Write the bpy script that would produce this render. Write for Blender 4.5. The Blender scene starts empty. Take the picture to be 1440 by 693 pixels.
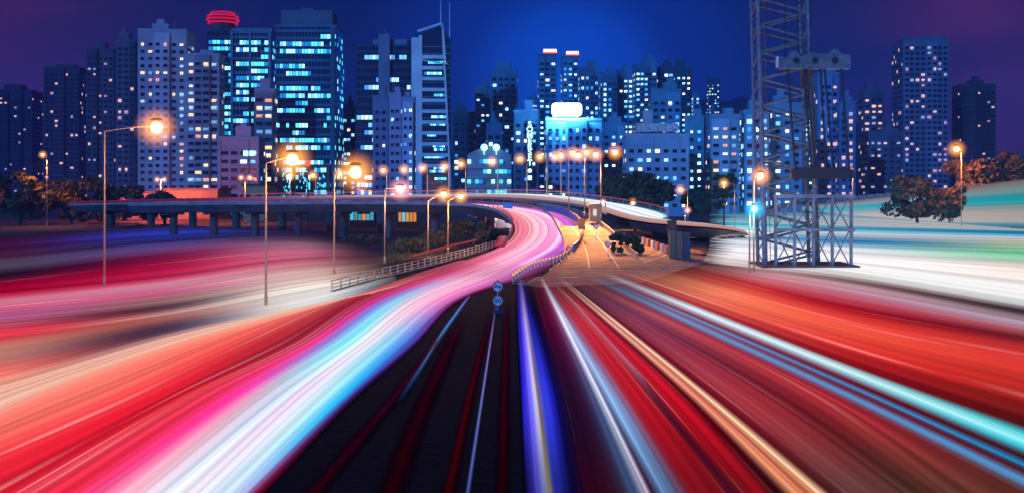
import bpy, bmesh, math, random
from mathutils import Vector, Matrix
R = math.radians
scene = bpy.context.scene
col = scene.collection

# ------------------------------------------------------------------ camera, sky, blue fill light, exposure
CAM_H, HOR, FPX, CX = 10.0, 262.0, 1400.0, 720.0
cam_d = bpy.data.cameras.new("camera"); cam = bpy.data.objects.new("camera", cam_d); col.objects.link(cam)
cam.location = (0, 0, CAM_H); cam.rotation_euler = (R(90), 0, 0)
cam_d.sensor_width = 36; cam_d.lens = 35.0; cam_d.shift_y = -(346.5 - HOR) / 1440.0
cam_d.clip_start = 0.5; cam_d.clip_end = 8000
scene.camera = cam

world = bpy.data.worlds.new("World"); scene.world = world; world.use_nodes = True
nt = world.node_tree; nt.nodes.clear()
SUN_ELEV, SUN_ROT = R(16), R(209)
def N(tree, t, **kw):
    n = tree.nodes.new(t)
    for k, v in kw.items(): setattr(n, k, v)
    return n
def build_sky():
    out = N(nt, "ShaderNodeOutputWorld"); add = N(nt, "ShaderNodeAddShader")
    nish = N(nt, "ShaderNodeTexSky"); nish.sky_type = 'NISHITA'; nish.sun_disc = False
    nish.sun_elevation = SUN_ELEV; nish.sun_rotation = SUN_ROT
    b1 = N(nt, "ShaderNodeBackground"); b1.inputs[1].default_value = 0.0006
    nt.links.new(nish.outputs[0], b1.inputs[0])
    tc = N(nt, "ShaderNodeTexCoord")
    def dotramp(direction, stops):
        d = N(nt, "ShaderNodeVectorMath", operation='DOT_PRODUCT'); d.inputs[1].default_value = Vector(direction).normalized()
        nt.links.new(tc.outputs["Generated"], d.inputs[0])
        ac = N(nt, "ShaderNodeMath", operation='ARCCOSINE'); nt.links.new(d.outputs["Value"], ac.inputs[0])
        dv = N(nt, "ShaderNodeMath", operation='DIVIDE'); nt.links.new(ac.outputs[0], dv.inputs[0]); dv.inputs[1].default_value = math.pi
        r = N(nt, "ShaderNodeValToRGB"); r.color_ramp.interpolation = 'EASE'
        el = r.color_ramp.elements
        while len(el) < len(stops): el.new(0.5)
        for e, (p, c) in zip(el, stops): e.position = p / 180.0; e.color = (*[lin(v) for v in c], 1)
        nt.links.new(dv.outputs[0], r.inputs[0]); return r
    city = dotramp((0.055, 1, 0.09), [(0, (0, 112, 255)), (3, (0, 80, 220)), (7, (0, 38, 138)), (13, (2, 12, 72)), (20, (8, 8, 56)), (27, (26, 10, 48)), (90, (30, 12, 50)), (180, (20, 30, 90))])
    # uneven purple and maroon tint put into the sides of the sky
    tex = N(nt, "ShaderNodeTexNoise"); tex.inputs["Scale"].default_value = 5.0; tex.inputs["Detail"].default_value = 5
    mp = N(nt, "ShaderNodeMapping"); mp.inputs["Scale"].default_value = (0.6, 1, 2.6)
    nt.links.new(tc.outputs["Generated"], mp.inputs[0]); nt.links.new(mp.outputs[0], tex.inputs[0])
    cr = N(nt, "ShaderNodeValToRGB"); cr.color_ramp.elements[0].position = .38; cr.color_ramp.elements[1].position = .72
    nt.links.new(tex.outputs[0], cr.inputs[0])
    side = dotramp((0, 1, 0.10), [(0, (0, 0, 0)), (13, (0, 0, 0)), (18, (40, 8, 32)), (26, (92, 20, 56)), (45, (95, 20, 44)), (90, (30, 12, 40))])
    mul = N(nt, "ShaderNodeMix", data_type='RGBA', blend_type='MULTIPLY'); mul.inputs[0].default_value = 0.75
    nt.links.new(side.outputs[0], mul.inputs[6]); nt.links.new(cr.outputs[0], mul.inputs[7])
    ad = N(nt, "ShaderNodeMix", data_type='RGBA', blend_type='ADD'); ad.inputs[0].default_value = 1
    nt.links.new(city.outputs[0], ad.inputs[6]); nt.links.new(mul.outputs[2], ad.inputs[7])
    b2 = N(nt, "ShaderNodeBackground"); b2.inputs[1].default_value = 1.0
    nt.links.new(ad.outputs[2], b2.inputs[0])
    nt.links.new(b1.outputs[0], add.inputs[0]); nt.links.new(b2.outputs[0], add.inputs[1]); nt.links.new(add.outputs[0], out.inputs[0])
def lin(v):
    v = v / 255.0
    return v / 12.92 if v <= 0.04045 else ((v + 0.055) / 1.055) ** 2.4
def L(c): return (lin(c[0]), lin(c[1]), lin(c[2]))
build_sky()
sd = bpy.data.lights.new("blue_fill_light", 'SUN'); sd.energy = 2.6; sd.angle = R(0.5); sd.color = (0.03, 0.30, 1.0)
so = bpy.data.objects.new("blue_fill_light", sd); col.objects.link(so)
# added fill light for the facades comes from behind the camera, a little to its left
_dir = Vector((0.46, 0.84, -0.27)).normalized()
so.rotation_euler = _dir.to_track_quat('-Z', 'Y').to_euler()
scene.view_settings.view_transform = 'Standard'; scene.view_settings.look = 'None'
scene.view_settings.exposure = 0; scene.view_settings.gamma = 1; scene.view_settings.use_curve_mapping = False
scene.cycles.use_denoising = True
scene.cycles.max_bounces = 5; scene.cycles.diffuse_bounces = 2; scene.cycles.glossy_bounces = 3
scene.cycles.sample_clamp_indirect = 4

# ------------------------------------------------------------------ helpers
def G(px, py, z=0.0):
    d = (CAM_H - z) * FPX / (py - HOR)
    return Vector(((px - CX) / FPX * d, d, z))
def P(px, py, d): return Vector(((px - CX) / FPX * d, d, CAM_H + (HOR - py) / FPX * d))

def mat(name, color, rough=0.7, metal=0.0, noise=0.0, nscale=3.0, emit=None, estr=1.0, spec=0.5, bump=0.0, coords="Object"):
    m = bpy.data.materials.new(name); m.use_nodes = True
    t = m.node_tree; b = t.nodes["Principled BSDF"]
    b.inputs["Roughness"].default_value = rough; b.inputs["Metallic"].default_value = metal
    b.inputs["Specular IOR Level"].default_value = spec
    b.inputs["Base Color"].default_value = (*color, 1)
    if noise > 0 or bump > 0:
        tc = N(t, "ShaderNodeTexCoord"); tx = N(t, "ShaderNodeTexNoise"); tx.inputs["Scale"].default_value = nscale; tx.inputs["Detail"].default_value = 6
        t.links.new(tc.outputs[coords], tx.inputs[0])
        if noise > 0:
            r = N(t, "ShaderNodeValToRGB"); r.color_ramp.elements[0].position = .3; r.color_ramp.elements[1].position = .7
            r.color_ramp.elements[0].color = (*[c * (1 - noise) for c in color], 1)
            r.color_ramp.elements[1].color = (*[min(1, c * (1 + noise)) for c in color], 1)
            t.links.new(tx.outputs[0], r.inputs[0]); t.links.new(r.outputs[0], b.inputs["Base Color"])
        if bump > 0:
            bp = N(t, "ShaderNodeBump"); bp.inputs["Strength"].default_value = bump
            t.links.new(tx.outputs[0], bp.inputs["Height"]); t.links.new(bp.outputs[0], b.inputs["Normal"])
    if emit:
        b.inputs["Emission Color"].default_value = (*emit, 1); b.inputs["Emission Strength"].default_value = estr
    return m
def emat(name, c, s, sample=False):
    m = bpy.data.materials.new(name); m.use_nodes = True; t = m.node_tree; t.nodes.clear()
    o = N(t, "ShaderNodeOutputMaterial"); e = N(t, "ShaderNodeEmission"); e.inputs[0].default_value = (*L(c), 1); e.inputs[1].default_value = s
    t.links.new(e.outputs[0], o.inputs[0])
    if not sample: m.cycles.emission_sampling = 'NONE'
    return m

class MB:
    def __init__(s): s.v = []; s.f = []; s.mi = []
    def face(s, idx, mi=0): s.f.append(idx); s.mi.append(mi)
    def box(s, c, size, mi=0, rz=0.0):
        x, y, z = size[0] / 2, size[1] / 2, size[2] / 2; n = len(s.v); cr, sr = math.cos(rz), math.sin(rz)
        for dx, dy, dz in ((-x, -y, -z), (x, -y, -z), (x, y, -z), (-x, y, -z), (-x, -y, z), (x, -y, z), (x, y, z), (-x, y, z)):
            s.v.append((c[0] + dx * cr - dy * sr, c[1] + dx * sr + dy * cr, c[2] + dz))
        for q in ((0, 3, 2, 1), (4, 5, 6, 7), (0, 1, 5, 4), (1, 2, 6, 5), (2, 3, 7, 6), (3, 0, 4, 7)): s.face([n + i for i in q], mi)
    def box2(s, a, b, mi=0): s.box([(a[i] + b[i]) / 2 for i in range(3)], [abs(b[i] - a[i]) for i in range(3)], mi)
    def tube(s, a, b, r0, r1=None, n=8, mi=0, caps=True):
        a = Vector(a); b = Vector(b); r1 = r0 if r1 is None else r1
        d = (b - a).normalized(); u = d.orthogonal().normalized(); w = d.cross(u); k = len(s.v)
        for p, r in ((a, r0), (b, r1)):
            for i in range(n):
                q = p + (u * math.cos(2 * math.pi * i / n) + w * math.sin(2 * math.pi * i / n)) * r; s.v.append(tuple(q))
        for i in range(n): s.face([k + i, k + (i + 1) % n, k + n + (i + 1) % n, k + n + i], mi)
        if caps: s.face([k + n - 1 - i for i in range(n)], mi); s.face([k + n + i for i in range(n)], mi)
    def path(s, pts, r, n=6, mi=0):
        for a, b in zip(pts[:-1], pts[1:]): s.tube(a, b, r, r, n, mi)
    def ball(s, c, r, seg=12, ring=8, mi=0, sz=1.0):
        k = len(s.v); s.v.append((c[0], c[1], c[2] + r * sz))
        for i in range(1, ring):
            for j in range(seg):
                a = math.pi * i / ring; b = 2 * math.pi * j / seg
                s.v.append((c[0] + r * math.sin(a) * math.cos(b), c[1] + r * math.sin(a) * math.sin(b), c[2] + r * sz * math.cos(a)))
        s.v.append((c[0], c[1], c[2] - r * sz)); e = len(s.v) - 1
        for j in range(seg):
            s.face([k, k + 1 + j, k + 1 + (j + 1) % seg], mi)
            s.face([e, k + 1 + (ring - 2) * seg + (j + 1) % seg, k + 1 + (ring - 2) * seg + j], mi)
            for i in range(ring - 2):
                a = k + 1 + i * seg; b = a + seg; s.face([a + j, b + j, b + (j + 1) % seg, a + (j + 1) % seg], mi)
    def prism(s, poly, y0, y1, mi=0):
        """poly in (x,z), extruded along y"""
        k = len(s.v); n = len(poly)
        for y in (y0, y1):
            for x, z in poly: s.v.append((x, y, z))
        s.face([k + i for i in range(n)], mi); s.face([k + n + n - 1 - i for i in range(n)], mi)
        for i in range(n): s.face([k + (i + 1) % n, k + i, k + n + i, k + n + (i + 1) % n], mi)
    def mesh(s, name, mats, smooth=False):
        me = bpy.data.meshes.new(name); me.from_pydata(s.v, [], s.f)
        for m in (mats if isinstance(mats, (list, tuple)) else [mats]): me.materials.append(m)
        if len(me.materials) > 1: me.polygons.foreach_set("material_index", s.mi)
        if smooth: me.polygons.foreach_set("use_smooth", [True] * len(me.polygons))
        me.update(); return me
    def build(s, name, mats, parent=None, smooth=False):
        o = bpy.data.objects.new(name, s.mesh(name, mats, smooth)); col.objects.link(o)
        if parent: o.parent = parent
        return o
def tag(o, label=None, cat=None, group=None, kind=None):
    if label: o["label"] = label
    if cat: o["category"] = cat
    if group: o["group"] = group
    if kind: o["kind"] = kind
    return o
def empty(name, loc, label, cat, group=None, rz=0.0):
    o = bpy.data.objects.new(name, None); col.objects.link(o); o.location = loc; o.rotation_euler = (0, 0, rz); o.empty_display_size = .1
    return tag(o, label, cat, group)
def link_copy(o, parent=None):
    c = o.copy(); col.objects.link(c); c.parent = parent
    for ch in list(o.children): link_copy(ch, c)
    return c

def text_mesh(name, body, size, extrude, offset, m, parent, loc):
    c = bpy.data.curves.new(name, 'FONT'); c.body = body; c.size = size; c.extrude = extrude; c.offset = offset; c.align_x = 'CENTER'; c.align_y = 'CENTER'
    t = bpy.data.objects.new(name, c); col.objects.link(t); dg = bpy.context.evaluated_depsgraph_get()
    me = bpy.data.meshes.new_from_object(t.evaluated_get(dg)); bpy.data.objects.remove(t); bpy.data.curves.remove(c)
    me.materials.clear(); me.materials.append(m); o = bpy.data.objects.new(name, me); col.objects.link(o); o.parent = parent; o.location = loc; o.rotation_euler = (R(90), 0, 0)
    return o
def spline(pts, n):
    """chord-length Catmull-Rom through tuples of floats, n samples"""
    pts = [tuple(map(float, p)) for p in pts]; m = len(pts); dim = len(pts[0]); t = [0.0]
    for a, b in zip(pts[:-1], pts[1:]): t.append(t[-1] + max(1e-6, math.hypot(b[0] - a[0], b[1] - a[1])))
    tan = []
    for i in range(m):
        a, b = max(0, i - 1), min(m - 1, i + 1); tan.append([(pts[b][k] - pts[a][k]) / (t[b] - t[a]) for k in range(dim)])
    out = []; j = 0
    for q in range(n):
        x = t[-1] * q / (n - 1)
        while j < m - 2 and x > t[j + 1]: j += 1
        h = t[j + 1] - t[j]; u = (x - t[j]) / h
        a, b, c, d = 2 * u ** 3 - 3 * u ** 2 + 1, u ** 3 - 2 * u ** 2 + u, -2 * u ** 3 + 3 * u ** 2, u ** 3 - u ** 2
        out.append([a * pts[j][k] + b * h * tan[j][k] + c * pts[j + 1][k] + d * h * tan[j + 1][k] for k in range(dim)])
    return out

# ------------------------------------------------------------------ materials
M = {}
M["ground"] = mat("ground_soil", (.045, .04, .04), .9, noise=.5, nscale=.05, coords="Object")
M["asphalt"] = mat("asphalt", (.022, .021, .022), .9, noise=.4, nscale=2.5, bump=.15, spec=.03)
M["concrete_road"] = mat("worn_concrete_road", (.22, .19, .165), .8, noise=.55, nscale=.55, bump=.2)
M["concrete"] = mat("concrete", (.30, .29, .28), .85, noise=.25, nscale=.4)
M["dark_concrete"] = mat("stained_concrete", (.11, .085, .08), .9, noise=.5, nscale=.3)
M["steel"] = mat("galvanised_steel", (.45, .45, .45), .45, .6, noise=.15, nscale=4)
M["rail"] = mat("cream_painted_rail", (.75, .68, .5), .5, noise=.1, nscale=3)
M["red_rail"] = mat("red_painted_rail", (.6, .08, .12), .5)
M["blue_lit"] = mat("blue_lit_barrier", (.06, .16, .5), .5, noise=.2)  # blue light on the barrier put into its colour
M["white_paint"] = mat("white_road_paint", (.75, .75, .72), .7, noise=.15, nscale=6)
M["orange_paint"] = mat("orange_board_paint", (.7, .28, .05), .6, noise=.15)
M["dark_metal"] = mat("dark_grey_metal", (.05, .055, .06), .5, .4)
M["crane_paint"] = mat("pale_blue_grey_steel_paint", (.13, .17, .21), .5, noise=.3, nscale=1.5)
M["cable"] = mat("black_wire_rope", (.02, .02, .022), .6)
M["trunk"] = mat("bark", (.07, .05, .035), .9, noise=.4, nscale=4)
M["pole"] = mat("lamp_pole_orange_lit", (.72, .45, .22), .55, .0)  # orange of the lamplight put into the pole colour
M["bulb_amber"] = emat("amber_bulb", (255, 226, 190), 3.0)
M["shade_amber"] = emat("amber_lamp_glass", (255, 150, 50), 1.3)
M["bulb_white"] = emat("white_bulb", (255, 240, 235), 3.0)
M["bulb_cyan"] = emat("cyan_bulb", (150, 245, 255), 3.0)
M["bulb_red"] = emat("red_bulb", (255, 40, 60), 2.0)
M["sign_white"] = emat("backlit_white_panel", (240, 252, 255), 3.0)
M["sign_letters"] = emat("cyan_neon_letters", (170, 245, 255), 2.6)
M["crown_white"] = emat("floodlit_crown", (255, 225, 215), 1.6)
M["crown_red"] = emat("red_edge_lights", (255, 70, 70), 1.0)

def leaf_mat(name, c):
    m = bpy.data.materials.new(name); m.use_nodes = True; t = m.node_tree; b = t.nodes["Principled BSDF"]
    b.inputs["Roughness"].default_value = .7
    oi = N(t, "ShaderNodeNewGeometry"); r = N(t, "ShaderNodeValToRGB")
    r.color_ramp.elements[0].color = (*[v * .5 for v in c], 1); r.color_ramp.elements[1].color = (*[v * 1.5 for v in c], 1)
    t.links.new(oi.outputs["Random Per Island"], r.inputs[0]); t.links.new(r.outputs[0], b.inputs["Base Color"])
    return m
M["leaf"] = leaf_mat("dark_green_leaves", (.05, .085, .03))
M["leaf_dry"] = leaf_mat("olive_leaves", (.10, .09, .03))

# streak light: colour of the light carried by each filament of the streak
def streak_material():
    m = bpy.data.materials.new("streak_light"); m.use_nodes = True; t = m.node_tree; t.nodes.clear()
    o = N(t, "ShaderNodeOutputMaterial"); e = N(t, "ShaderNodeEmission"); a = N(t, "ShaderNodeAttribute"); a.attribute_name = "light_colour"
    tr = N(t, "ShaderNodeBsdfTransparent"); mx = N(t, "ShaderNodeMixShader")
    t.links.new(a.outputs["Color"], e.inputs[0]); e.inputs[1].default_value = 1.0
    t.links.new(a.outputs["Alpha"], mx.inputs[0]); t.links.new(tr.outputs[0], mx.inputs[1]); t.links.new(e.outputs[0], mx.inputs[2]); t.links.new(mx.outputs[0], o.inputs[0])
    return m
M["streak"] = streak_material()

# ------------------------------------------------------------------ ground, roads
def sheet(name, pts, z, m, kind="structure"):
    b = MB(); b.v = [(p[0], p[1], z) for p in pts]; b.face(list(range(len(pts)))); o = b.build(name, m); return tag(o, kind=kind)
sheet("ground", [(-2500, -150), (2500, -150), (2500, 3000), (-2500, 3000)], 0.0, M["ground"])
sheet("main_road", [(-75, 10), (60, 10), (62, 75), (30, 112), (15, 135), (-4, 150), (-12, 140), (-30, 105), (-75, 72)], 0.02, M["asphalt"])
apron = [G(716, 398), G(760, 404), G(900, 398), G(1000, 366), G(985, 352), G(935, 344), G(880, 338), G(838, 345), G(815, 340), G(792, 366), G(755, 386)]
sheet("road_apron", [(p.x, p.y) for p in apron], 0.032, M["concrete_road"])
def hill():
    b = MB(); rnd = random.Random(5); n = 60; pts = []
    for i in range(n + 1):
        u = i / n; px = 520 + 980 * u
        y = 235 - 95 * math.exp(-((px - 1060) / 210) ** 2) - 40 * math.exp(-((px - 780) / 160) ** 2) + rnd.uniform(-4, 4)
        pts.append(P(px, y, 1700))
    k = 6
    for i, p in enumerate(pts):
        for j in range(k):
            f = j / (k - 1); b.v.append((p.x, p.y - 600 * f, p.z * (1 - f) ** 1.4 - 1 * f))
    for i in range(n):
        for j in range(k - 1): b.face([i * k + j, i * k + j + 1, (i + 1) * k + j + 1, (i + 1) * k + j])
    tag(b.build("hills", mat("wooded_hill", (.02, .03, .02), 1, noise=.5, nscale=.02), smooth=True), kind="structure")
hill()
def dashes():
    b = MB()
    for px, py in ((800, 373), (836, 373), (802, 390), (795, 398), (855, 374), (760, 347)):
        p = G(px, py); b.v += [(p.x - .9, p.y - .35, .045), (p.x + .9, p.y - .35, .045), (p.x + .9, p.y + .35, .045), (p.x - .9, p.y + .35, .045)]; n = len(b.v); b.face([n - 4, n - 3, n - 2, n - 1])
    def line(pts, w):
        for (ax, ay), (bx, by) in zip(pts[:-1], pts[1:]):
            a, c = G(ax, ay), G(bx, by); t = (c - a).normalized(); sd_ = Vector((t.y, -t.x, 0)) * w / 2; n = len(b.v)
            for q in (a - sd_, a + sd_, c + sd_, c - sd_): b.v.append((q.x, q.y, .048))
            b.face([n, n + 1, n + 2, n + 3])
    line([(800, 356), (786, 370), (770, 382), (742, 398)], .18); line([(878, 352), (905, 366), (935, 374), (975, 372)], .18)
    for k in range(6): line([(858 + 9 * k, 352 + 3.6 * k), (876 + 13 * k, 349 + 1.6 * k)], .3)
    tag(b.build("road_markings", M["white_paint"]), kind="structure")
dashes()

# ------------------------------------------------------------------ elevated decks
def frame_path(pts, n):
    s = spline(pts, n); out = []
    for i, q in enumerate(s):
        a = s[max(0, i - 1)]; b = s[min(n - 1, i + 1)]
        t = Vector((b[0] - a[0], b[1] - a[1], 0)).normalized(); side = Vector((t.y, -t.x, 0))
        out.append((Vector(q[:3]), side, q[3]))
    return out
def pw(px, py, d, w): p = P(px, py, d); return (p.x, p.y, max(p.z, 0.06), w)
WPATH = frame_path([pw(120, 289, 250, 11), pw(380, 283.5, 228, 11), pw(560, 281, 216, 11), pw(700, 279.5, 208, 11), pw(780, 283.5, 200, 11.5), pw(860, 295, 194, 13), pw(940, 317, 187, 17), pw(1010, 331, 198, 20), pw(1075, 341, 176, 22)], 90)
SPATH = frame_path([pw(200, 289, 206, 9), pw(380, 287.5, 198, 9), pw(500, 287, 194, 10), pw(620, 288, 190, 11), pw(690, 291, 187, 11.5), pw(738, 299, 182, 12), pw(764, 312, 174, 12), pw(770, 328, 166, 12), pw(760, 345, 156, 12.5), pw(728, 364, 137, 13), pw(683, 384, 115, 14), pw(640, 402, 100, 15)], 90)
OPATH = frame_path([pw(742, 289, 195, 5), pw(780, 297, 187, 6.5), pw(804, 309, 177, 7.5), pw(822, 326, 165, 8.5), pw(838, 350, 150, 9.5), pw(850, 378, 121, 11)], 50)
def deck(path, parent, surf, i0=0, i1=None, thick=1.5, name="deck"):
    b = MB(); pp = path[i0:i1]
    for p, s, w in pp:
        l = p - s * w / 2; r = p + s * w / 2; zb = Vector((0, 0, -thick))
        b.v += [tuple(l), tuple(r), tuple(r + zb - s * w * .12), tuple(l + zb + s * w * .12)]
    for i in range(len(pp) - 1):
        a = 4 * i; c = a + 4
        b.face([a, a + 1, c + 1, c], 1); b.face([a + 1, a + 2, c + 2, c + 1]); b.face([a + 2, a + 3, c + 3, c + 2]); b.face([a + 3, a, c, c + 3])
    b.face([3, 2, 1, 0]); e = 4 * (len(pp) - 1); b.face([e, e + 1, e + 2, e + 3])
    return b.build(name, [M["dark_concrete"], surf], parent)
def strip_wall(path, off, h, t, parent, m, name, i0=0, i1=None, z0=0.0):
    b = MB(); pp = path[i0:i1]
    for p, s, w in pp:
        c = p + s * (w / 2 * off + (t if off < 0 else -t) * 0.5); a = c - s * t / 2; d = c + s * t / 2
        b.v += [(a.x, a.y, a.z + z0), (d.x, d.y, d.z + z0), (d.x, d.y, d.z + z0 + h), (a.x, a.y, a.z + z0 + h)]
    for i in range(len(pp) - 1):
        a = 4 * i; c = a + 4
        for k in range(4): b.face([a + k, a + (k + 1) % 4, c + (k + 1) % 4, c + k])
    e = 4 * (len(pp) - 1); b.face([3, 2, 1, 0]); b.face([e, e + 1, e + 2, e + 3])
    return b.build(name, m, parent)
def railing(path, off, h, parent, m, name, i0=0, i1=None, step=1, rails=(1, .6), r=.05, inset=.2):
    b = MB(); pp = path[i0:i1]; ps = [p + s * (w / 2 * off - math.copysign(inset, off)) for p, s, w in pp]
    for f in rails: b.path([q + Vector((0, 0, h * f)) for q in ps], r, 5)
    for k, q in enumerate(ps[:-1]):
        n = max(1, round((ps[k + 1] - q).length / step))
        for j in range(n):
            c = q.lerp(ps[k + 1], j / n); b.tube(c, c + Vector((0, 0, h)), r * 1.1, n=5)
    return b.build(name, m, parent)
fly = empty("flyover", WPATH[10][0] * 1, "long grey elevated road bending across the picture under a white light streak", "flyover"); fly.location = (0, 0, 0)
deck(WPATH, fly, M["asphalt"])
strip_wall(WPATH, -1, .95, .25, fly, M["concrete"], "parapet", 0, 76)
strip_wall(WPATH, 1, .4, .25, fly, M["concrete"], "parapet", 0, 68)
railing(WPATH, -1, 1.7, fly, M["steel"], "railing", 22, 78, step=3, rails=(1, .75), r=.05)
for i in range(4, 62, 6):
    p, s, w = WPATH[i]
    if p.z > 3:
        b = MB(); b.tube((p.x, p.y, 0), (p.x, p.y, p.z - 1.9), .9, .9, 14); b.box((p.x, p.y, p.z - 1.7), (w * .55, 1.6, .6), rz=math.atan2(s.y, s.x)); b.build("pillar", M["dark_concrete"], fly)
ramp = empty("curved_ramp", (0, 0, 0), "curved elevated ramp with red railing swinging down from the flyover", "ramp")
deck(SPATH, ramp, M["asphalt"], 0, 84)
strip_wall(SPATH, 1, .5, .22, ramp, M["concrete"], "parapet", 0, 60)
railing(SPATH, 1, 1.25, ramp, M["red_rail"], "railing", 0, 56, step=1.5, rails=(1, .7), r=.05, inset=.12)
strip_wall(SPATH, -1, .7, .25, ramp, M["concrete_road"], "parapet", 0, 45)
strip_wall(SPATH, -1, 1.1, .25, ramp, M["blue_lit"], "barrier_wall", 44, 64)
railing(SPATH, -1, 1.3, ramp, M["orange_paint"], "barrier_rail", 30, 62, step=1.6, rails=(1,), r=.05, inset=-.15)
for i in range(4, 50, 5):
    p, s, w = SPATH[i]
    if p.z > 3:
        b = MB(); b.tube((p.x, p.y, 0), (p.x, p.y, p.z - 1.9), .8, .8, 14); b.box((p.x, p.y, p.z - 1.7), (w * .6, 1.5, .6), rz=math.atan2(s.y, s.x)); b.build("pillar", M["dark_concrete"], ramp)
slip = empty("slip_road", (0, 0, 0), "sandy slip road rising between the pink curve and the white carriageway", "ramp")
deck(OPATH, slip, M["concrete_road"])
strip_wall(OPATH, -1, .7, .25, slip, M["concrete"], "parapet", 0, 40)
strip_wall(OPATH, 1, .7, .25, slip, M["concrete"], "parapet", 0, 40)
for f in (-.33, .33):
    b = MB()
    for (p, s, w), (p2, s2, w2) in zip(OPATH[:-1], OPATH[1:]):
        for q, ss in ((p, s), (p2, s2)): pass
        a = p + s * w / 2 * f; c = p2 + s2 * w2 / 2 * f; n = len(b.v)
        b.v += [tuple(a - s * .09 + Vector((0, 0, .008))), tuple(a + s * .09 + Vector((0, 0, .008))), tuple(c + s2 * .09 + Vector((0, 0, .008))), tuple(c - s2 * .09 + Vector((0, 0, .008)))]
        b.face([n, n + 1, n + 2, n + 3])
    b.build("lane_line", M["white_paint"], slip)

# ------------------------------------------------------------------ light streaks (long solid bodies of light lying along the lanes)
def streak_mesh(name, rows, cols, h=.10, seed=0, fil=.10, vertical=False, up=Vector((0, 0, 1)), fade=0, soft=False, gain=1.0):
    """rows[i][j]: point; cols[i][j]: sRGB colour. Thick rounded body."""
    rnd = random.Random(seed); n = len(rows); m = len(rows[0])
    k1 = [rnd.gauss(0, 1) for _ in range(m)]
    fl = [max(.55, 1 + fil * (k1[j] * .75 + .7 * (k1[(j + 1) % m] + k1[j - 1]) / 2)) for j in range(m)]
    wl = [0.0] * m
    if m > 12:
        for j in range(2, m - 2):
            if rnd.random() < .045: wl[j] = rnd.uniform(.10, .32); wl[j + 1] += wl[j] * .4
    rnd2 = [rnd.uniform(-1.5, 1.5) for _ in range(m)]
    b = MB(); C = []
    for i in range(n):
        for j in range(m):
            e = math.sin(math.pi * j / (m - 1)) ** .35 if 0 < j < m - 1 else 0.0
            p = rows[i][j] + up * (.03 + h * e); b.v.append(tuple(p)); c = L(cols[i][j]); f = fl[j] * gain; g_ = wl[j] * (max(c) + .02) * (.5 + .5 * math.sin(i * .21 + j)) if wl[j] else 0.0; c = [q + g_ for q in c]
            al = min(1.0, (i + rnd2[j]) / fade) if fade else 1.0; al *= ((1 - abs(2 * j / (m - 1) - 1)) ** .7 if soft else 1.0); C += [c[0] * f, c[1] * f, c[2] * f, max(0.0, al)]
    o = n * m
    for i in range(n):
        for j in range(m):
            b.v.append(tuple(rows[i][j] + up * .015)); C += [0, 0, 0, C[4 * (i * m + j) + 3]]
    for i in range(n - 1):
        for j in range(m - 1):
            q = [i * m + j, i * m + j + 1, (i + 1) * m + j + 1, (i + 1) * m + j]; b.face(q); b.face([o + x for x in reversed(q)])
        b.face([i * m, (i + 1) * m, o + (i + 1) * m, o + i * m]); j = m - 1
        b.face([(i + 1) * m + j, i * m + j, o + i * m + j, o + (i + 1) * m + j])
    for j in range(m - 1):
        b.face([j + 1, j, o + j, o + j + 1]); e = (n - 1) * m; b.face([e + j, e + j + 1, o + e + j + 1, o + e + j])
    ob = b.build(name, M["streak"], smooth=False)
    a = ob.data.color_attributes.new("light_colour", 'FLOAT_COLOR', 'POINT'); a.data.foreach_set("color", C)
    return ob
def field(nodes, names, group, n=46, per=13, ext=.45, proj=None, seed0=0, fil=.10, h=.10, fade=0, ext0=0):
    """nodes: dict name -> [(px,py,(r,g,b)),...]; names: [(first,last,label)] spans of consecutive nodes"""
    proj = proj or (lambda x, y: G(x, y))
    keys = list(nodes); S = {}
    for k in keys:
        pts = [(x, y, *c) for x, y, c in nodes[k]]; a, b_ = pts[-2], pts[-1]
        if ext0: a0, b0 = pts[0], pts[1]; pts.insert(0, (a0[0] + (a0[0] - b0[0]) * ext0, a0[1] + (a0[1] - b0[1]) * ext0, *([(u * .5 + v * .5) for u, v in zip(a0[2:], (205, 112, 78))] if a0[1] > 372 and a0[0] > 750 else a0[2:])))
        pts.append((b_[0] + (b_[0] - a[0]) * ext, b_[1] + (b_[1] - a[1]) * ext, *b_[2:])); S[k] = spline(pts, n)
    for q, (a, z, label) in enumerate(names):
        span = keys[keys.index(a):keys.index(z) + 1]; rows, cols = [], []
        for i in range(n):
            r, c = [], []
            for u, (k0, k1) in enumerate(zip(span[:-1], span[1:])):
                A, B = S[k0][i], S[k1][i]
                for t in range(per + (1 if u == len(span) - 2 else 0)):
                    f = t / per; v = [A[w] + (B[w] - A[w]) * f for w in range(5)]
                    r.append(proj(v[0], v[1])); c.append([max(0, min(255, x)) for x in v[2:]])
            rows.append(r); cols.append(c)
        tag(streak_mesh("light_streak", rows, cols, seed=seed0 + q, fil=fil, h=h, fade=fade if nodes[a][0][1] > 372 or fade < 10 else 4), label, "light streak", group)

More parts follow.
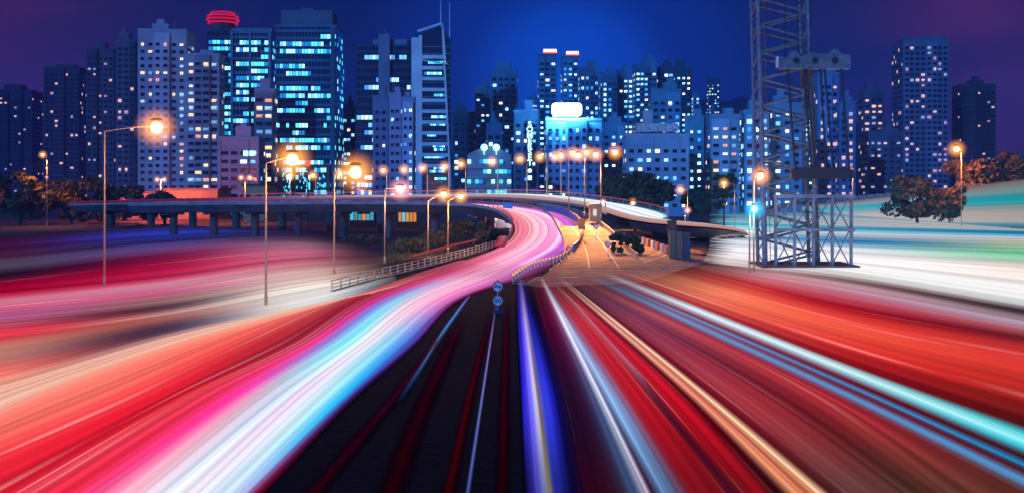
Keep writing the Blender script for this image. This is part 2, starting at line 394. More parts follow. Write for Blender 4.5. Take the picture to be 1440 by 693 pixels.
RF = {  # near carriageway, from the dark middle to the white-cyan line
 "s29": [(724, 407, (0, 0, 0)), (731, 560, (0, 0, 3)), (736, 693, (0, 0, 2))],
 "s28": [(727, 407, (20, 10, 120)), (736, 560, (35, 25, 215)), (743, 693, (20, 15, 90))],
 "s27": [(730, 407, (90, 70, 220)), (746, 560, (115, 105, 250)), (757, 693, (70, 65, 170))],
 "s26": [(733, 407, (170, 150, 240)), (753, 560, (225, 215, 255)), (767, 693, (120, 130, 170))],
 "s25": [(735, 407, (150, 130, 220)), (757, 560, (120, 95, 80)), (773, 693, (135, 115, 75))],
 "s24": [(737, 407, (40, 30, 150)), (761, 560, (70, 80, 225)), (779, 693, (40, 50, 150))],
 "s23": [(741, 407, (10, 5, 60)), (772, 560, (40, 45, 215)), (790, 693, (25, 30, 120))],
 "s22": [(745, 407, (10, 5, 20)), (783, 560, (12, 10, 80)), (805, 693, (8, 8, 50))],
 "s21": [(752, 407, (90, 10, 40)), (795, 560, (30, 8, 35)), (825, 693, (40, 2, 20))],
 "s20": [(760, 407, (120, 20, 50)), (815, 560, (45, 15, 45)), (860, 693, (45, 12, 30))],
 "s19": [(765, 407, (150, 60, 100)), (836, 560, (70, 80, 125)), (893, 693, (55, 75, 115))],
 "s18": [(768, 407, (250, 240, 250)), (844, 560, (215, 225, 245)), (908, 693, (185, 170, 190))],
 "s17": [(770, 407, (235, 220, 240)), (849, 560, (90, 90, 130)), (915, 693, (40, 20, 35))],
 "s16": [(772, 407, (190, 170, 210)), (857, 560, (140, 195, 250)), (930, 693, (95, 135, 185))],
 "s15": [(774, 407, (170, 80, 110)), (868, 560, (130, 130, 180)), (945, 693, (80, 100, 140))],
 "s14": [(778, 407, (190, 60, 70)), (885, 560, (175, 22, 36)), (970, 693, (125, 16, 26))],
 "s13": [(783, 407, (190, 60, 70)), (910, 560, (175, 20, 32)), (1015, 693, (115, 12, 22))],
 "s12": [(787, 407, (220, 150, 160)), (870, 480, (215, 185, 215)), (920, 560, (75, 35, 60)), (1027, 693, (60, 15, 35))],
 "s11": [(790, 407, (180, 60, 70)), (928, 560, (170, 15, 30)), (1040, 693, (110, 12, 20))],
 "s10": [(795, 407, (180, 50, 60)), (950, 560, (200, 18, 38)), (1065, 693, (140, 15, 25))],
 "s9": [(799, 407, (120, 40, 50)), (967, 560, (80, 0, 12)), (1095, 693, (40, 5, 10))],
 "s8": [(802, 407, (245, 190, 170)), (976, 560, (245, 165, 130)), (1112, 693, (245, 160, 115))],
 "s7": [(805, 407, (200, 110, 100)), (984, 560, (205, 90, 75)), (1128, 693, (190, 90, 60))],
 "s6": [(808, 407, (250, 215, 190)), (993, 560, (255, 222, 175)), (1147, 693, (255, 205, 160))],
 "s5": [(812, 407, (110, 30, 50)), (1005, 560, (105, 10, 25)), (1165, 693, (70, 25, 25))],
 "s4": [(815, 407, (120, 60, 80)), (1030, 560, (175, 58, 68)), (1200, 693, (108, 62, 62))],
 "s3": [(822, 407, (140, 70, 100)), (1070, 560, (150, 40, 52)), (1250, 693, (90, 50, 45))],
 "s2": [(830, 407, (130, 70, 100)), (1100, 560, (112, 26, 38)), (1290, 693, (68, 40, 30))],
 "s1": [(840, 406, (185, 90, 95)), (1150, 560, (188, 52, 58)), (1330, 693, (100, 55, 45))],
 "r24": [(850, 405, (150, 60, 80)), (1190, 566, (140, 30, 45)), (1440, 694, (90, 40, 35))],
 "r23": [(858, 403, (120, 160, 210)), (1190, 557, (90, 165, 225)), (1440, 680, (85, 165, 230))],
 "r22": [(862, 402, (150, 100, 130)), (1190, 550, (110, 20, 40)), (1440, 667, (75, 10, 18))],
 "r21": [(866, 401, (110, 150, 200)), (1190, 543, (70, 140, 200)), (1440, 657, (25, 140, 200))],
 "r20": [(870, 400, (160, 80, 100)), (1190, 536, (110, 5, 25)), (1440, 645, (70, 8, 15))],
 "r19": [(876, 399, (190, 150, 170)), (1190, 529, (130, 170, 185)), (1440, 634, (50, 185, 205))],
 "r18": [(882, 398, (235, 245, 255)), (1190, 523, (215, 250, 252)), (1440, 623, (150, 245, 250))],
 "r17": [(888, 397, (190, 170, 180)), (1190, 517, (150, 190, 200)), (1440, 612, (60, 200, 215))],
 "r16": [(893, 396, (190, 70, 70)), (1190, 512, (130, 15, 25)), (1440, 600, (75, 15, 15))],
 "r15": [(905, 394, (230, 130, 100)), (1190, 490, (220, 50, 45)), (1440, 560, (170, 35, 25))],
 "r14": [(930, 390, (240, 140, 100)), (1190, 465, (235, 85, 60)), (1440, 520, (215, 55, 45))],
 "r13": [(960, 386, (230, 110, 80)), (1190, 446, (225, 60, 50)), (1440, 490, (190, 45, 45))],
 "r12": [(985, 382, (210, 60, 55)), (1190, 433, (150, 10, 25)), (1440, 477, (95, 20, 30))],
 "r11": [(990, 380, (215, 110, 100)), (1190, 424, (190, 60, 75)), (1440, 468, (170, 80, 90))],
 "r10": [(1000, 378, (205, 120, 120)), (1190, 412, (185, 120, 140)), (1440, 458, (170, 150, 170))],
 "r9": [(1005, 375, (200, 130, 130)), (1190, 401, (190, 150, 160)), (1440, 447, (130, 110, 115))],
 "r8": [(1010, 371, (200, 170, 170)), (1190, 394, (110, 80, 80)), (1440, 438, (40, 26, 30))],
 "r7": [(1015, 365, (245, 235, 235)), (1190, 386, (250, 248, 248)), (1440, 428, (245, 248, 248))],
 "r6": [(1018, 356, (245, 242, 245)), (1190, 372, (248, 245, 246)), (1440, 404, (245, 240, 238))],
 "r5": [(1020, 346, (225, 225, 235)), (1190, 359, (240, 236, 240)), (1440, 374, (228, 210, 200))],
 "r4": [(1020, 338, (215, 222, 232)), (1190, 349, (215, 222, 232)), (1440, 358, (105, 200, 150))],
 "r3": [(1020, 330, (160, 200, 225)), (1190, 340, (30, 120, 190)), (1440, 347, (165, 190, 150))],
 "r2": [(1020, 323, (190, 205, 215)), (1190, 331, (195, 195, 205)), (1440, 337, (205, 195, 190))],
 "r1": [(1020, 315, (80, 190, 215)), (1190, 321, (60, 160, 190)), (1440, 328, (0, 120, 175))],
 "r0": [(1020, 312, (130, 190, 205)), (1190, 317, (185, 180, 185)), (1440, 324, (180, 175, 170))],
 "rz": [(1020, 297, (40, 90, 120)), (1190, 302, (130, 165, 175)), (1440, 321, (150, 160, 160))]}
field(RF, [("s29", "s22", "deep blue light streak with a white core running down the middle of the road"),
 ("s22", "s19", "dim maroon light streak between the blue streak and the slate blue one"),
 ("s19", "s15", "slate and pale blue light streak split by a thin dark line"),
 ("s15", "s12", "plain dark red light streak just beside the pale blue one"),
 ("s12", "s9", "narrow crimson light streak next to the double peach line"),
 ("s9", "s5", "double peach coloured light streak with a thin orange seam"),
 ("s5", "s2", "broad dull rose light streak fading to brown near the bottom edge"),
 ("s2", "r24", "brownish red light streak under the pair of thin blue lines"),
 ("r24", "r20", "pair of thin sky blue lines in one light streak"),
 ("r20", "r16", "bright white light streak turning cyan towards the frame edge"),
 ("r16", "r12", "wide bright orange red light streak above the white-cyan line"),
 ("r12", "r8", "lavender grey light streak with red rims below the white carriageway"),
 ("r8", "r5", "broad pure white light streak filling the wide carriageway"),
 ("r5", "r2", "green and blue tinted light streak at the far rim of the white carriageway"),
 ("r2", "rz", "grey light streak with a blue line at the foot of the backing wall")],
 "light streaks along the wide carriageways", seed0=10, n=72, fade=13, fil=.15, ext0=.13)

def pk(a, b, c, e=None): return [(0, a), (.45, b), (.75, c), (1, e or c)]
SR = {.92: pk((170, 40, 90), (205, 90, 110), (190, 90, 110), (150, 40, 55)), .78: pk((210, 60, 120), (235, 130, 140), (225, 120, 145), (180, 50, 70)), .6: pk((230, 70, 140), (245, 150, 160), (240, 110, 150), (205, 60, 95)),
 .5: pk((235, 80, 150), (255, 190, 170), (245, 130, 170), (215, 75, 120)), .42: pk((240, 90, 160), (240, 140, 160), (250, 170, 195), (225, 90, 140)), .3: pk((245, 120, 175), (255, 225, 220), (255, 180, 205), (240, 120, 170)),
 .18: pk((240, 90, 160), (240, 150, 175), (245, 130, 180), (248, 140, 185)), .05: pk((250, 150, 200), (255, 222, 232), (255, 205, 225), (250, 160, 195)), -.05: pk((250, 150, 200), (250, 140, 200), (245, 140, 190), (255, 190, 215)),
 -.2: pk((255, 200, 230), (255, 190, 225), (235, 110, 170), (250, 165, 205)), -.3: pk((255, 225, 240), (255, 240, 250), (215, 120, 190), (240, 135, 192)), -.38: pk((255, 190, 225), (255, 180, 225), (200, 210, 245), (235, 125, 185)),
 -.5: pk((240, 110, 180), (235, 110, 190), (200, 90, 180), (215, 105, 170)), -.65: pk((225, 90, 150), (215, 90, 190), (150, 80, 190), (200, 90, 160)), -.8: pk((200, 80, 110), (190, 110, 160), (120, 60, 130), (130, 50, 100)), -.93: pk((170, 70, 60), (170, 110, 120), (110, 50, 80), (60, 10, 40))}
LF = {  # curved left carriageway, from the dark middle outwards
 "a": [(684, 388, (60, 10, 40)), (645, 425, (40, 0, 25)), (583, 487, (35, 5, 40)), (494, 568, (20, 0, 12)), (372, 693, (60, 0, 20))],
 "a2": [(682, 387, (150, 60, 120)), (640, 425, (120, 40, 100)), (583, 483, (70, 50, 150)), (489, 564, (70, 60, 160)), (362, 693, (130, 40, 90))],
 "b": [(680, 386, (200, 90, 160)), (632, 425, (205, 110, 190)), (570, 480, (90, 140, 240)), (481, 562, (30, 190, 255)), (348, 693, (175, 185, 245))],
 "c": [(668, 386, (240, 130, 190)), (615, 425, (255, 150, 215)), (550, 478, (150, 215, 250)), (457, 560, (190, 242, 255)), (320, 693, (210, 234, 255))],
 "d": [(652, 388, (255, 190, 215)), (590, 425, (255, 205, 222)), (520, 480, (250, 232, 248)), (418, 560, (250, 222, 250)), (277, 693, (246, 236, 255))],
 "e": [(642, 389, (250, 150, 190)), (575, 425, (230, 190, 225)), (505, 480, (200, 245, 252)), (396, 560, (200, 222, 250)), (238, 693, (226, 234, 250))],
 "f": [(632, 390, (240, 120, 170)), (560, 425, (150, 220, 240)), (480, 484, (120, 235, 250)), (358, 560, (215, 182, 202)), (193, 693, (250, 190, 208))],
 "g": [(620, 391, (220, 80, 130)), (540, 425, (130, 120, 210)), (458, 482, (150, 110, 200)), (331, 560, (255, 55, 160)), (141, 693, (236, 70, 130))],
 "h": [(610, 392, (200, 60, 90)), (527, 425, (215, 60, 150)), (440, 484, (255, 60, 150)), (299, 560, (236, 50, 90)), (98, 693, (245, 40, 70))],
 "i": [(600, 392, (170, 40, 60)), (510, 425, (165, 40, 70)), (420, 486, (190, 60, 80)), (266, 560, (226, 62, 72)), (41, 693, (226, 60, 80))],
 "j": [(592, 392, (150, 40, 55)), (497, 425, (150, 25, 45)), (400, 486, (150, 20, 45)), (246, 560, (190, 15, 40)), (8, 693, (202, 20, 42))],
 "k": [(585, 391, (190, 80, 90)), (480, 425, (195, 75, 80)), (370, 480, (215, 55, 60)), (212, 560, (255, 40, 60)), (-10, 660, (255, 45, 62))],
 "l": [(586, 397, (200, 110, 115)), (455, 431, (225, 105, 98)), (320, 480, (252, 100, 90)), (148, 556, (255, 110, 100)), (-20, 625, (255, 105, 96))],
 "m": [(576, 400, (215, 140, 140)), (430, 437, (240, 140, 124)), (270, 484, (252, 125, 108)), (80, 553, (251, 125, 108)), (-30, 602, (250, 120, 104))],
 "n": [(566, 402, (230, 180, 175)), (414, 438, (246, 190, 166)), (240, 486, (248, 182, 156)), (24, 563, (247, 188, 166)), (-40, 596, (246, 188, 166))],
 "q1": [(562, 402, (225, 190, 185)), (410, 436, (243, 205, 185)), (234, 477, (240, 180, 165)), (20, 541, (244, 180, 158)), (-50, 560, (244, 180, 158))],
 "q2": [(560, 398, (120, 160, 200)), (408, 435, (215, 205, 205)), (234, 469, (75, 48, 68)), (20, 525, (228, 100, 90)), (-50, 538, (228, 100, 90))],
 "q3": [(558, 394, (180, 190, 205)), (408, 429, (228, 220, 216)), (234, 460, (72, 54, 74)), (20, 502, (172, 110, 105)), (-50, 510, (172, 110, 105))],
 "q4": [(556, 390, (225, 215, 205)), (408, 421, (232, 224, 220)), (234, 451, (160, 88, 86)), (20, 486, (200, 128, 110)), (-50, 492, (200, 128, 110))],
 "q5": [(553, 386, (225, 200, 185)), (408, 411, (235, 225, 216)), (234, 443, (188, 130, 120)), (20, 471, (228, 45, 64)), (-50, 477, (230, 40, 60))],
 "q6": [(550, 382, (205, 160, 140)), (408, 403, (228, 205, 195)), (234, 434, (80, 48, 62)), (20, 459, (184, 60, 80)), (-50, 464, (184, 60, 80))],
 "q7": [(547, 377, (190, 140, 120)), (408, 396, (225, 190, 190)), (234, 424, (152, 110, 106)), (20, 446, (176, 90, 140)), (-50, 451, (176, 90, 140))],
 "q8": [(544, 372, (160, 110, 100)), (408, 386, (212, 168, 162)), (234, 412, (200, 90, 130)), (20, 433, (210, 88, 130)), (-50, 438, (210, 88, 130))],
 "q9": [(541, 367, (130, 85, 85)), (408, 376, (200, 130, 140)), (234, 400, (210, 140, 160)), (20, 424, (214, 130, 150)), (-50, 430, (214, 130, 150))],
 "q10": [(538, 360, (110, 60, 70)), (408, 367, (185, 85, 108)), (234, 391, (190, 38, 78)), (20, 411, (166, 2, 42)), (-50, 417, (165, 0, 40))],
 "q11": [(535, 356, (90, 50, 60)), (408, 356, (188, 92, 120)), (234, 373, (150, 10, 50)), (20, 397, (122, 0, 36)), (-50, 404, (120, 0, 35))],
 "q12": [(532, 352, (80, 45, 60)), (408, 346, (165, 105, 130)), (234, 359, (118, 22, 64)), (20, 385, (36, 10, 30)), (-50, 392, (35, 10, 30))],
 "q13": [(528, 348, (60, 35, 55)), (408, 337, (85, 55, 78)), (234, 348, (100, 72, 140)), (20, 373, (80, 76, 95)), (-50, 379, (80, 75, 95))],
 "q14": [(524, 345, (40, 25, 45)), (408, 332, (45, 28, 50)), (234, 339, (30, 30, 82)), (20, 359, (60, 25, 50)), (-50, 364, (60, 25, 50))],
 "q15": [(520, 342, (30, 20, 40)), (408, 328, (40, 30, 70)), (234, 329, (42, 58, 190)), (20, 344, (64, 18, 66)), (-50, 349, (64, 18, 66))],
 "q16": [(516, 339, (20, 14, 30)), (408, 324, (20, 15, 35)), (234, 319, (30, 26, 60)), (20, 332, (38, 16, 36)), (-50, 336, (38, 16, 36))]}
def on_ramp(i, off):
    p, sd_, w = SPATH[i]; q = p + sd_ * (w / 2 * off); return CX + q.x / q.y * FPX, HOR + (CAM_H - .1) / q.y * FPX
_off = dict(a=-.93, a2=-.87, b=-.65, c=-.38, d=-.1, e=.05, f=.2, g=.42, h=.56, i=.7, j=.85, k=1.0)
def ramp_colour(off, u):
    ks = sorted(SR); ks = [k for k in ks]; lo = max([k for k in ks if k <= off] or [ks[0]]); hi = min([k for k in ks if k >= off] or [ks[-1]])
    def at(st):
        for (u0, c0), (u1, c1) in zip(st[:-1], st[1:]):
            if u <= u1: f = (u - u0) / (u1 - u0); return [c0[q] + (c1[q] - c0[q]) * f for q in range(3)]
        return st[-1][1]
    A, B_ = at(SR[lo]), at(SR[hi]); f = 0 if hi == lo else (off - lo) / (hi - lo); return [A[q] + (B_[q] - A[q]) * f for q in range(3)]
for k_, o_ in _off.items(): LF[k_] = [(*on_ramp(72, o_), ramp_colour(o_, .82)), (*on_ramp(81, o_), ramp_colour(o_, .93))] + LF[k_][1:]
field(LF, [("a", "b", "thin violet light streak along the edge of the dark middle lanes"),
 ("b", "d", "cyan light streak melting into pink where the road bends"),
 ("d", "f", "wide white and lavender light streak on the bending road"),
 ("f", "h", "hot pink light streak rimming the white and lavender one"),
 ("h", "j", "deep crimson light streak with one pale pink thread"),
 ("j", "m", "broad saturated red light streak shading to salmon"),
 ("m", "q1", "broad peach light streak sweeping to the frame edge")],
 "light streaks along the left carriageways", n=64, seed0=60, fil=.14)
field(LF, [
 ("q1", "q4", "dark plum light streak with a salmon tail above the peach one"),
 ("q4", "q7", "tan and red light streak whitening at its far end"),
 ("q7", "q9", "mauve pink light streak with a pale upper rim"),
 ("q9", "q12", "dark crimson light streak on the outer road"),
 ("q12", "q14", "violet grey light streak behind the crimson one"),
 ("q14", "q16", "royal blue light streak at the far edge of the outer road")],
 "light streaks along the left carriageways", n=64, seed0=80, fil=.14, fade=9)

# thin threads in the dark middle lanes
def thread(pts, w0, label, z=.0, m=5):
    S = spline([(x, y, *c) for x, y, c in pts], 40); rows, cols = [], []
    for i, v in enumerate(S):
        w = w0 * (v[1] - HOR) / 430; r = []; c = []
        for j in range(m):
            t = j / (m - 1) * 2 - 1; r.append(G(v[0] + t * w, v[1])); f = (1 - abs(t)) ** .8; c.append([max(0, x * f) for x in v[2:]])
        rows.append(r); cols.append(c)
    tag(streak_mesh("light_streak", rows, cols, seed=int(pts[0][0]), fil=.03, h=.05, fade=6, soft=True), label, "light streak", "thin light streaks in the dark middle lanes")
thread([(700, 415, (120, 90, 200)), (690, 480, (150, 120, 220)), (675, 580, (110, 120, 210)), (654, 720, (70, 90, 170))], 5, "thin violet light thread alone in the black lanes")
thread([(672, 400, (150, 80, 170)), (625, 465, (60, 150, 225)), (590, 520, (30, 90, 150)), (560, 568, (5, 15, 30))], 12, "short blue light thread beside the bending pink streaks")
thread([(690, 440, (50, 0, 8)), (660, 560, (62, 0, 4)), (625, 720, (52, 0, 2))], 13, "dim red light band beside the violet thread")
thread([(713, 420, (60, 0, 12)), (709, 560, (50, 0, 8)), (705, 720, (34, 0, 2))], 14, "dim red light band between the violet thread and the blue streak")
thread([(655, 440, (50, 2, 14)), (600, 560, (40, 0, 4)), (540, 720, (30, 0, 0))], 26, "faint broad maroon glow band in the black lanes")
thread([(640, 445, (90, 10, 40)), (575, 535, (50, 2, 24)), (420, 720, (42, 0, 8))], 20, "faint maroon band along the rim of the cyan streak")

# streaks following the curved ramp, the flyover and the slip road
def ribbon(path, i0, i1, offs, cols, label, group, z=.10, per=8, seed=1, h=.08, name="light_streak", fade_end=0, fil=.10, gain=1.0):
    """offs: lateral offsets -1..1; cols: for each offset [(u,colour),...]"""
    pp = path[i0:i1]; n = len(pp); rows, cs = [], []
    def at(stops, u):
        for (u0, c0), (u1, c1) in zip(stops[:-1], stops[1:]):
            if u <= u1: f = (u - u0) / max(1e-6, u1 - u0); return [c0[k] + (c1[k] - c0[k]) * max(0, f) for k in range(3)]
        return list(stops[-1][1])
    for i, (p, s, w) in enumerate(pp):
        u = i / (n - 1); r, c = [], []
        for q in range(len(offs) - 1):
            for t in range(per + (1 if q == len(offs) - 2 else 0)):
                f = t / per; o = offs[q] + (offs[q + 1] - offs[q]) * f
                r.append(p + s * (w / 2 * o) + Vector((0, 0, z))); A, B = at(cols[q], u), at(cols[q + 1], u)
                c.append([A[k] + (B[k] - A[k]) * f for k in range(3)])
        rows.append(r); cs.append(c)
    if fade_end: rows.reverse(); cs.reverse()
    return tag(streak_mesh(name, rows, cs, seed=seed, h=h, fade=fade_end, fil=fil, gain=gain), label, "light streak", group)
GS = "light streaks on the curved ramp"
for k, (offs, lab) in enumerate((([.92, .78, .6], "dull rose light streak along the outer rim of the curved ramp"), ([.6, .5, .42, .3, .18], "salmon pink light streak with pale threads on the curved ramp"),
        ([.18, .05, -.05, -.2], "candy pink light streak down the middle of the curved ramp"), ([-.2, -.3, -.38, -.5], "nearly white light streak on the inner half of the curved ramp"), ([-.5, -.65, -.8, -.93], "magenta light streak hugging the blue barrier of the curved ramp"))):
    ribbon(SPATH, 0, 88, offs, [SR[o] for o in offs], lab, GS, seed=201 + k, z=.10, fade_end=16, fil=.2, gain=1.3)
GW = "light streaks on the flyover"
wh = lambda a, b, c: [(0, a), (.2, a), (.45, b), (.65, c), (1, c)]
ribbon(WPATH, 0, 88, [-.9, -.7, -.45, -.1], [wh((60, 30, 80), (110, 150, 210), (120, 190, 220)), wh((150, 130, 200), (190, 225, 250), (150, 205, 225)), wh((190, 200, 235), (240, 248, 255), (230, 232, 240)), wh((220, 225, 245), (255, 252, 255), (245, 236, 240))], "icy white light streak along the far side of the flyover", GW, fade_end=6, seed=210, z=.25, gain=1.25, h=.75)
ribbon(WPATH, 0, 88, [-.1, .08, .16, .3, .6], [wh((220, 225, 245), (255, 252, 255), (245, 236, 240)), wh((210, 180, 220), (248, 240, 248), (225, 235, 240)), wh((200, 140, 190), (235, 200, 215), (120, 195, 215)), wh((180, 90, 150), (250, 240, 246), (238, 228, 234)), wh((150, 60, 110), (235, 220, 235), (235, 215, 218))], "white light streak with a thin teal line down the flyover", GW, fade_end=6, seed=211, z=.25, gain=1.25, h=.75)
ribbon(WPATH, 0, 86, [.6, .75, .92], [wh((150, 60, 110), (235, 220, 235), (235, 215, 218)), wh((120, 30, 70), (220, 190, 215), (170, 200, 212)), wh((80, 20, 50), (150, 110, 140), (190, 130, 120))], "pale pinkish light streak along the near side of the flyover", GW, fade_end=6, seed=212, z=.25, h=.75)
ribbon(WPATH, 20, 76, [-1.03, -1.0], [[(0, (210, 60, 90)), (1, (190, 50, 70))]] * 2, "thin red light thread above the far parapet of the flyover", GW, seed=213, z=1.75, h=.1)

# tall streaks on the right, traced from blurred image bands onto an upright plane
BX = 118.0
def wall_proj(x, y):
    d = BX * FPX / (x - CX); return Vector((BX - .6, d, max(.05, CAM_H + (HOR - y) / FPX * d)))
WF = {
 "t0": [(1050, 296, (70, 80, 110)), (1190, 283, (80, 80, 100)), (1440, 253, (110, 95, 85))],
 "t1": [(1050, 298, (90, 130, 150)), (1190, 287, (150, 140, 150)), (1440, 263, (130, 140, 135))],
 "t2": [(1050, 300, (90, 170, 190)), (1190, 290, (100, 160, 175)), (1440, 273, (70, 140, 145))],
 "t3": [(1050, 302, (50, 190, 210)), (1190, 294, (40, 165, 180)), (1440, 281, (0, 150, 160))],
 "t4": [(1050, 304, (90, 180, 200)), (1190, 298, (150, 175, 185)), (1440, 289, (120, 150, 145))],
 "t5": [(1050, 306, (110, 185, 200)), (1190, 303, (190, 185, 190)), (1440, 300, (175, 160, 148))],
 "t6": [(1050, 308, (120, 190, 205)), (1190, 309, (190, 185, 190)), (1440, 311, (175, 168, 160))],
 "t7": [(1050, 310, (90, 185, 210)), (1190, 314, (120, 175, 195)), (1440, 320, (30, 120, 165))]}
_wf = {k: WF[k] for k in WF}
def field_wall():
    keys = list(_wf); n = 40; per = 7
    S = {k: spline([(x, y, *c) for x, y, c in _wf[k]] + [(_wf[k][-1][0] + 60, _wf[k][-1][1] + (_wf[k][-1][1] - _wf[k][-2][1]) * .24, *_wf[k][-1][2])], n) for k in keys}
    for q, (a, z, label) in enumerate([("t0", "t2", "dim beige light streak highest on the backing wall"), ("t2", "t4", "teal light streak along the upper part of the backing wall"), ("t4", "t7", "wide pale grey light streak below the teal one on the backing wall")]):
        span = keys[keys.index(a):keys.index(z) + 1]; rows, cols = [], []
        for i in range(n):
            r, c = [], []
            for u, (k0, k1) in enumerate(zip(span[:-1], span[1:])):
                for t in range(per + (1 if u == len(span) - 2 else 0)):
                    f = t / per; v = [S[k0][i][w] + (S[k1][i][w] - S[k0][i][w]) * f for w in range(5)]
                    r.append(wall_proj(v[0], v[1])); c.append([max(0, min(255, x)) for x in v[2:]])
            rows.append(r); cols.append(c)
        tag(streak_mesh("light_streak", rows, cols, seed=300 + q, up=Vector((-1, 0, 0)), h=.15), label, "light streak", "light streaks along the backing wall")
field_wall()
nb = empty("backing_wall", (BX, 300, 0), "long pale panelled wall behind the white carriageway, added as backing for the streaks", "wall")  # wall added behind the upright streaks as their backing
b = MB()
for k in range(30):
    y0 = 195 - 300 + k * 8; zt = 11.3 - k * .12 if k < 6 else 10.6 - (k - 6) * .33
    zt = max(3.2, zt)
    b.box((0.1, y0 + 4, zt / 2 - .05), (.25, 7.7, zt - .1))
b.build("panel", mat("grey_backing_panel", (.42, .40, .38), .6, noise=.15), nb)
for k in range(31):
    y0 = 195 - 300 + k * 8; zt = max(3.3, 11.6 - k * .12 if k < 6 else 10.9 - (k - 6) * .33); b = MB(); b.box((0.1, y0, zt / 2), (.4, .28, zt)); b.build("post", M["dark_metal"], nb)

# ------------------------------------------------------------------ buildings
WCOL = {"cool": [((170, 235, 255), 1.0), ((110, 190, 255), .9), ((60, 150, 255), .8), ((200, 245, 255), 1.2), ((255, 240, 210), .9)],
        "warm": [((255, 215, 165), 1.0), ((255, 235, 210), .9), ((170, 215, 250), .8), ((255, 170, 150), .7), ((120, 170, 230), .7)],
        "rose": [((240, 190, 200), .8), ((255, 205, 180), .8), ((160, 170, 230), .7), ((210, 160, 200), .6)],
        "teal": [((90, 225, 245), 1.0), ((60, 190, 240), .9), ((170, 245, 255), 1.1), ((30, 130, 220), .7)]}
WM = {k: [emat("lit_window_" + k, c, s * (1.9 if k in ('cool', 'teal') else 1.5)) for c, s in v] for k, v in WCOL.items()}
M["glass_dark"] = mat("dark_window_glass", (.012, .02, .035), .15, spec=.6)
M["glass_tower"] = mat("blue_black_curtain_glass", (.02, .035, .06), .12, spec=.8)
WALLM = {}
def wallmat(c):
    if c not in WALLM: WALLM[c] = mat("facade_concrete", c, .85, noise=.18, nscale=.12)
    return WALLM[c]
WHITE, GREY, DARK, PINK, BLUEG = (.55, .56, .57), (.32, .33, .34), (.10, .11, .13), (.40, .27, .29), (.22, .28, .34)
NB = [0]
def building(name, label, x0, x1, ytop, d, style="flats", wall=GREY, lit=.25, pal="cool", rz=0.0, floor=3.0, bay=3.0, plant=True, cols_lit=0, group="city towers behind the flyover", depth=None, merge=False, yb=None):
    lit = min(.8, lit * 1.25)
    if 380 < (x0 + x1) / 2 < 1205: wall = (round(wall[0] * .5, 3), round(wall[1] * .82, 3), round(wall[2] * 1.0, 3))   # blue city light put into the wall colour
    NB[0] += 1; rnd = random.Random(1000 + NB[0])
    xc = (x0 + x1) / 2; w = (x1 - x0) / FPX * d; h = CAM_H + (HOR - ytop) / FPX * d; dp = depth or w * .8
    w = w / (abs(math.cos(rz)) + .25 * abs(math.sin(rz)))
    if merge: bay, floor = 2.3, 2.7
    root = empty(name, ((xc - CX) / FPX * d, d, 0), label, "building", group, rz)
    nx = max(2, round((w - .8) / bay)); ny = max(2, int((h - 4.0) / floor)); bw = (w - .8) / nx
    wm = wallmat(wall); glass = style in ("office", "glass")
    W = MB(); W.box2((-w / 2, 0, 0), (w / 2, dp, h))
    lx = [-w / 2 + .4 + bw * (i + .5) for i in range(nx)]; off = [0.0] * nx
    nsd = max(2, round(dp / bay)); sy = [dp * (j + .5) / nsd for j in range(nsd)]
    side = -1 if xc > CX else 1           # the side wall the camera sees
    if style == "flats":
        g = 0; i = 0; k = rnd.choice((0, 1))
        while i < nx:
            n_ = min(rnd.choice((1, 2, 2, 3)), nx - i)
            if k % 2 == 0:
                W.box2((lx[i] - bw / 2 + .05, -1.1, 0), (lx[i + n_ - 1] + bw / 2 - .05, -.002, h - rnd.choice((.0, .9))), 1)
                for q in range(i, i + n_): off[q] = -1.1
            i += n_; k += 1
        for r in range(ny):
            z = 3.6 + r * floor
            for i in range(nx):
                if rnd.random() < .75: W.box((lx[i] + rnd.uniform(-.2, .2), off[i] - .28, z - .55), (bw * .55, .5, .16))
                if rnd.random() < .35: W.box((lx[i] + bw * .3, off[i] - .25, z - .15), (.6, .45, .4))
    elif style == "slab":
        for r in range(ny + 1): W.box2((-w / 2, -.35, 2.3 + r * floor), (w / 2, -.002, 2.62 + r * floor))
        for i in range(0, nx + 1, 3): W.box2((-w / 2 + .4 + bw * i - .2, -.45, 0), (-w / 2 + .4 + bw * i + .2, -.003, h))
    elif glass:
        for r in range(ny + 1): W.box2((-w / 2 + .1, -.12, 2.2 + r * floor), (w / 2 - .1, -.002, 2.2 + r * floor + floor * .34), 1)
        for i in range(nx + 1): W.box2((-w / 2 + .4 + bw * i - .12, -.3, 0), (-w / 2 + .4 + bw * i + .12, -.003, h), 1)
    tone = rnd.choice((.6, .72, 1.3, 1.45))
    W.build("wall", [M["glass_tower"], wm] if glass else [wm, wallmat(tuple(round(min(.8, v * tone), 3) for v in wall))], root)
    Rf = MB(); Rf.box2((-w / 2 - .15, -.25, h), (w / 2 + .15, dp, h + .9))
    if plant:
        pw_ = w * rnd.uniform(.3, .55); px = rnd.uniform(-.2, .2) * w
        Rf.box2((px - pw_ / 2, dp * .15, h + .9), (px + pw_ / 2, dp * .7, h + .9 + rnd.uniform(1.5, 4)))
        if rnd.random() < .4: Rf.box2((px - pw_ / 4, dp * .2, h + 2), (px + pw_ / 5, dp * .5, h + rnd.uniform(4.5, 6.5)))
        for _ in range(3): q = rnd.uniform(-.4, .4) * w; Rf.tube((q, dp * .3, h + .9), (q, dp * .3, h + rnd.uniform(3, 5)), .08, n=5)
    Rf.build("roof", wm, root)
    # windows: dark ones together, lit ones one by one up to a hundred
    ww, wh = bw * (rnd.uniform(.48, .78) if not glass else .84), floor * (rnd.uniform(.38, .56) if not glass else .55)
    allw = []
    runs = {}
    clit = set(rnd.sample(range(nx), min(nx, cols_lit))) if cols_lit else set()
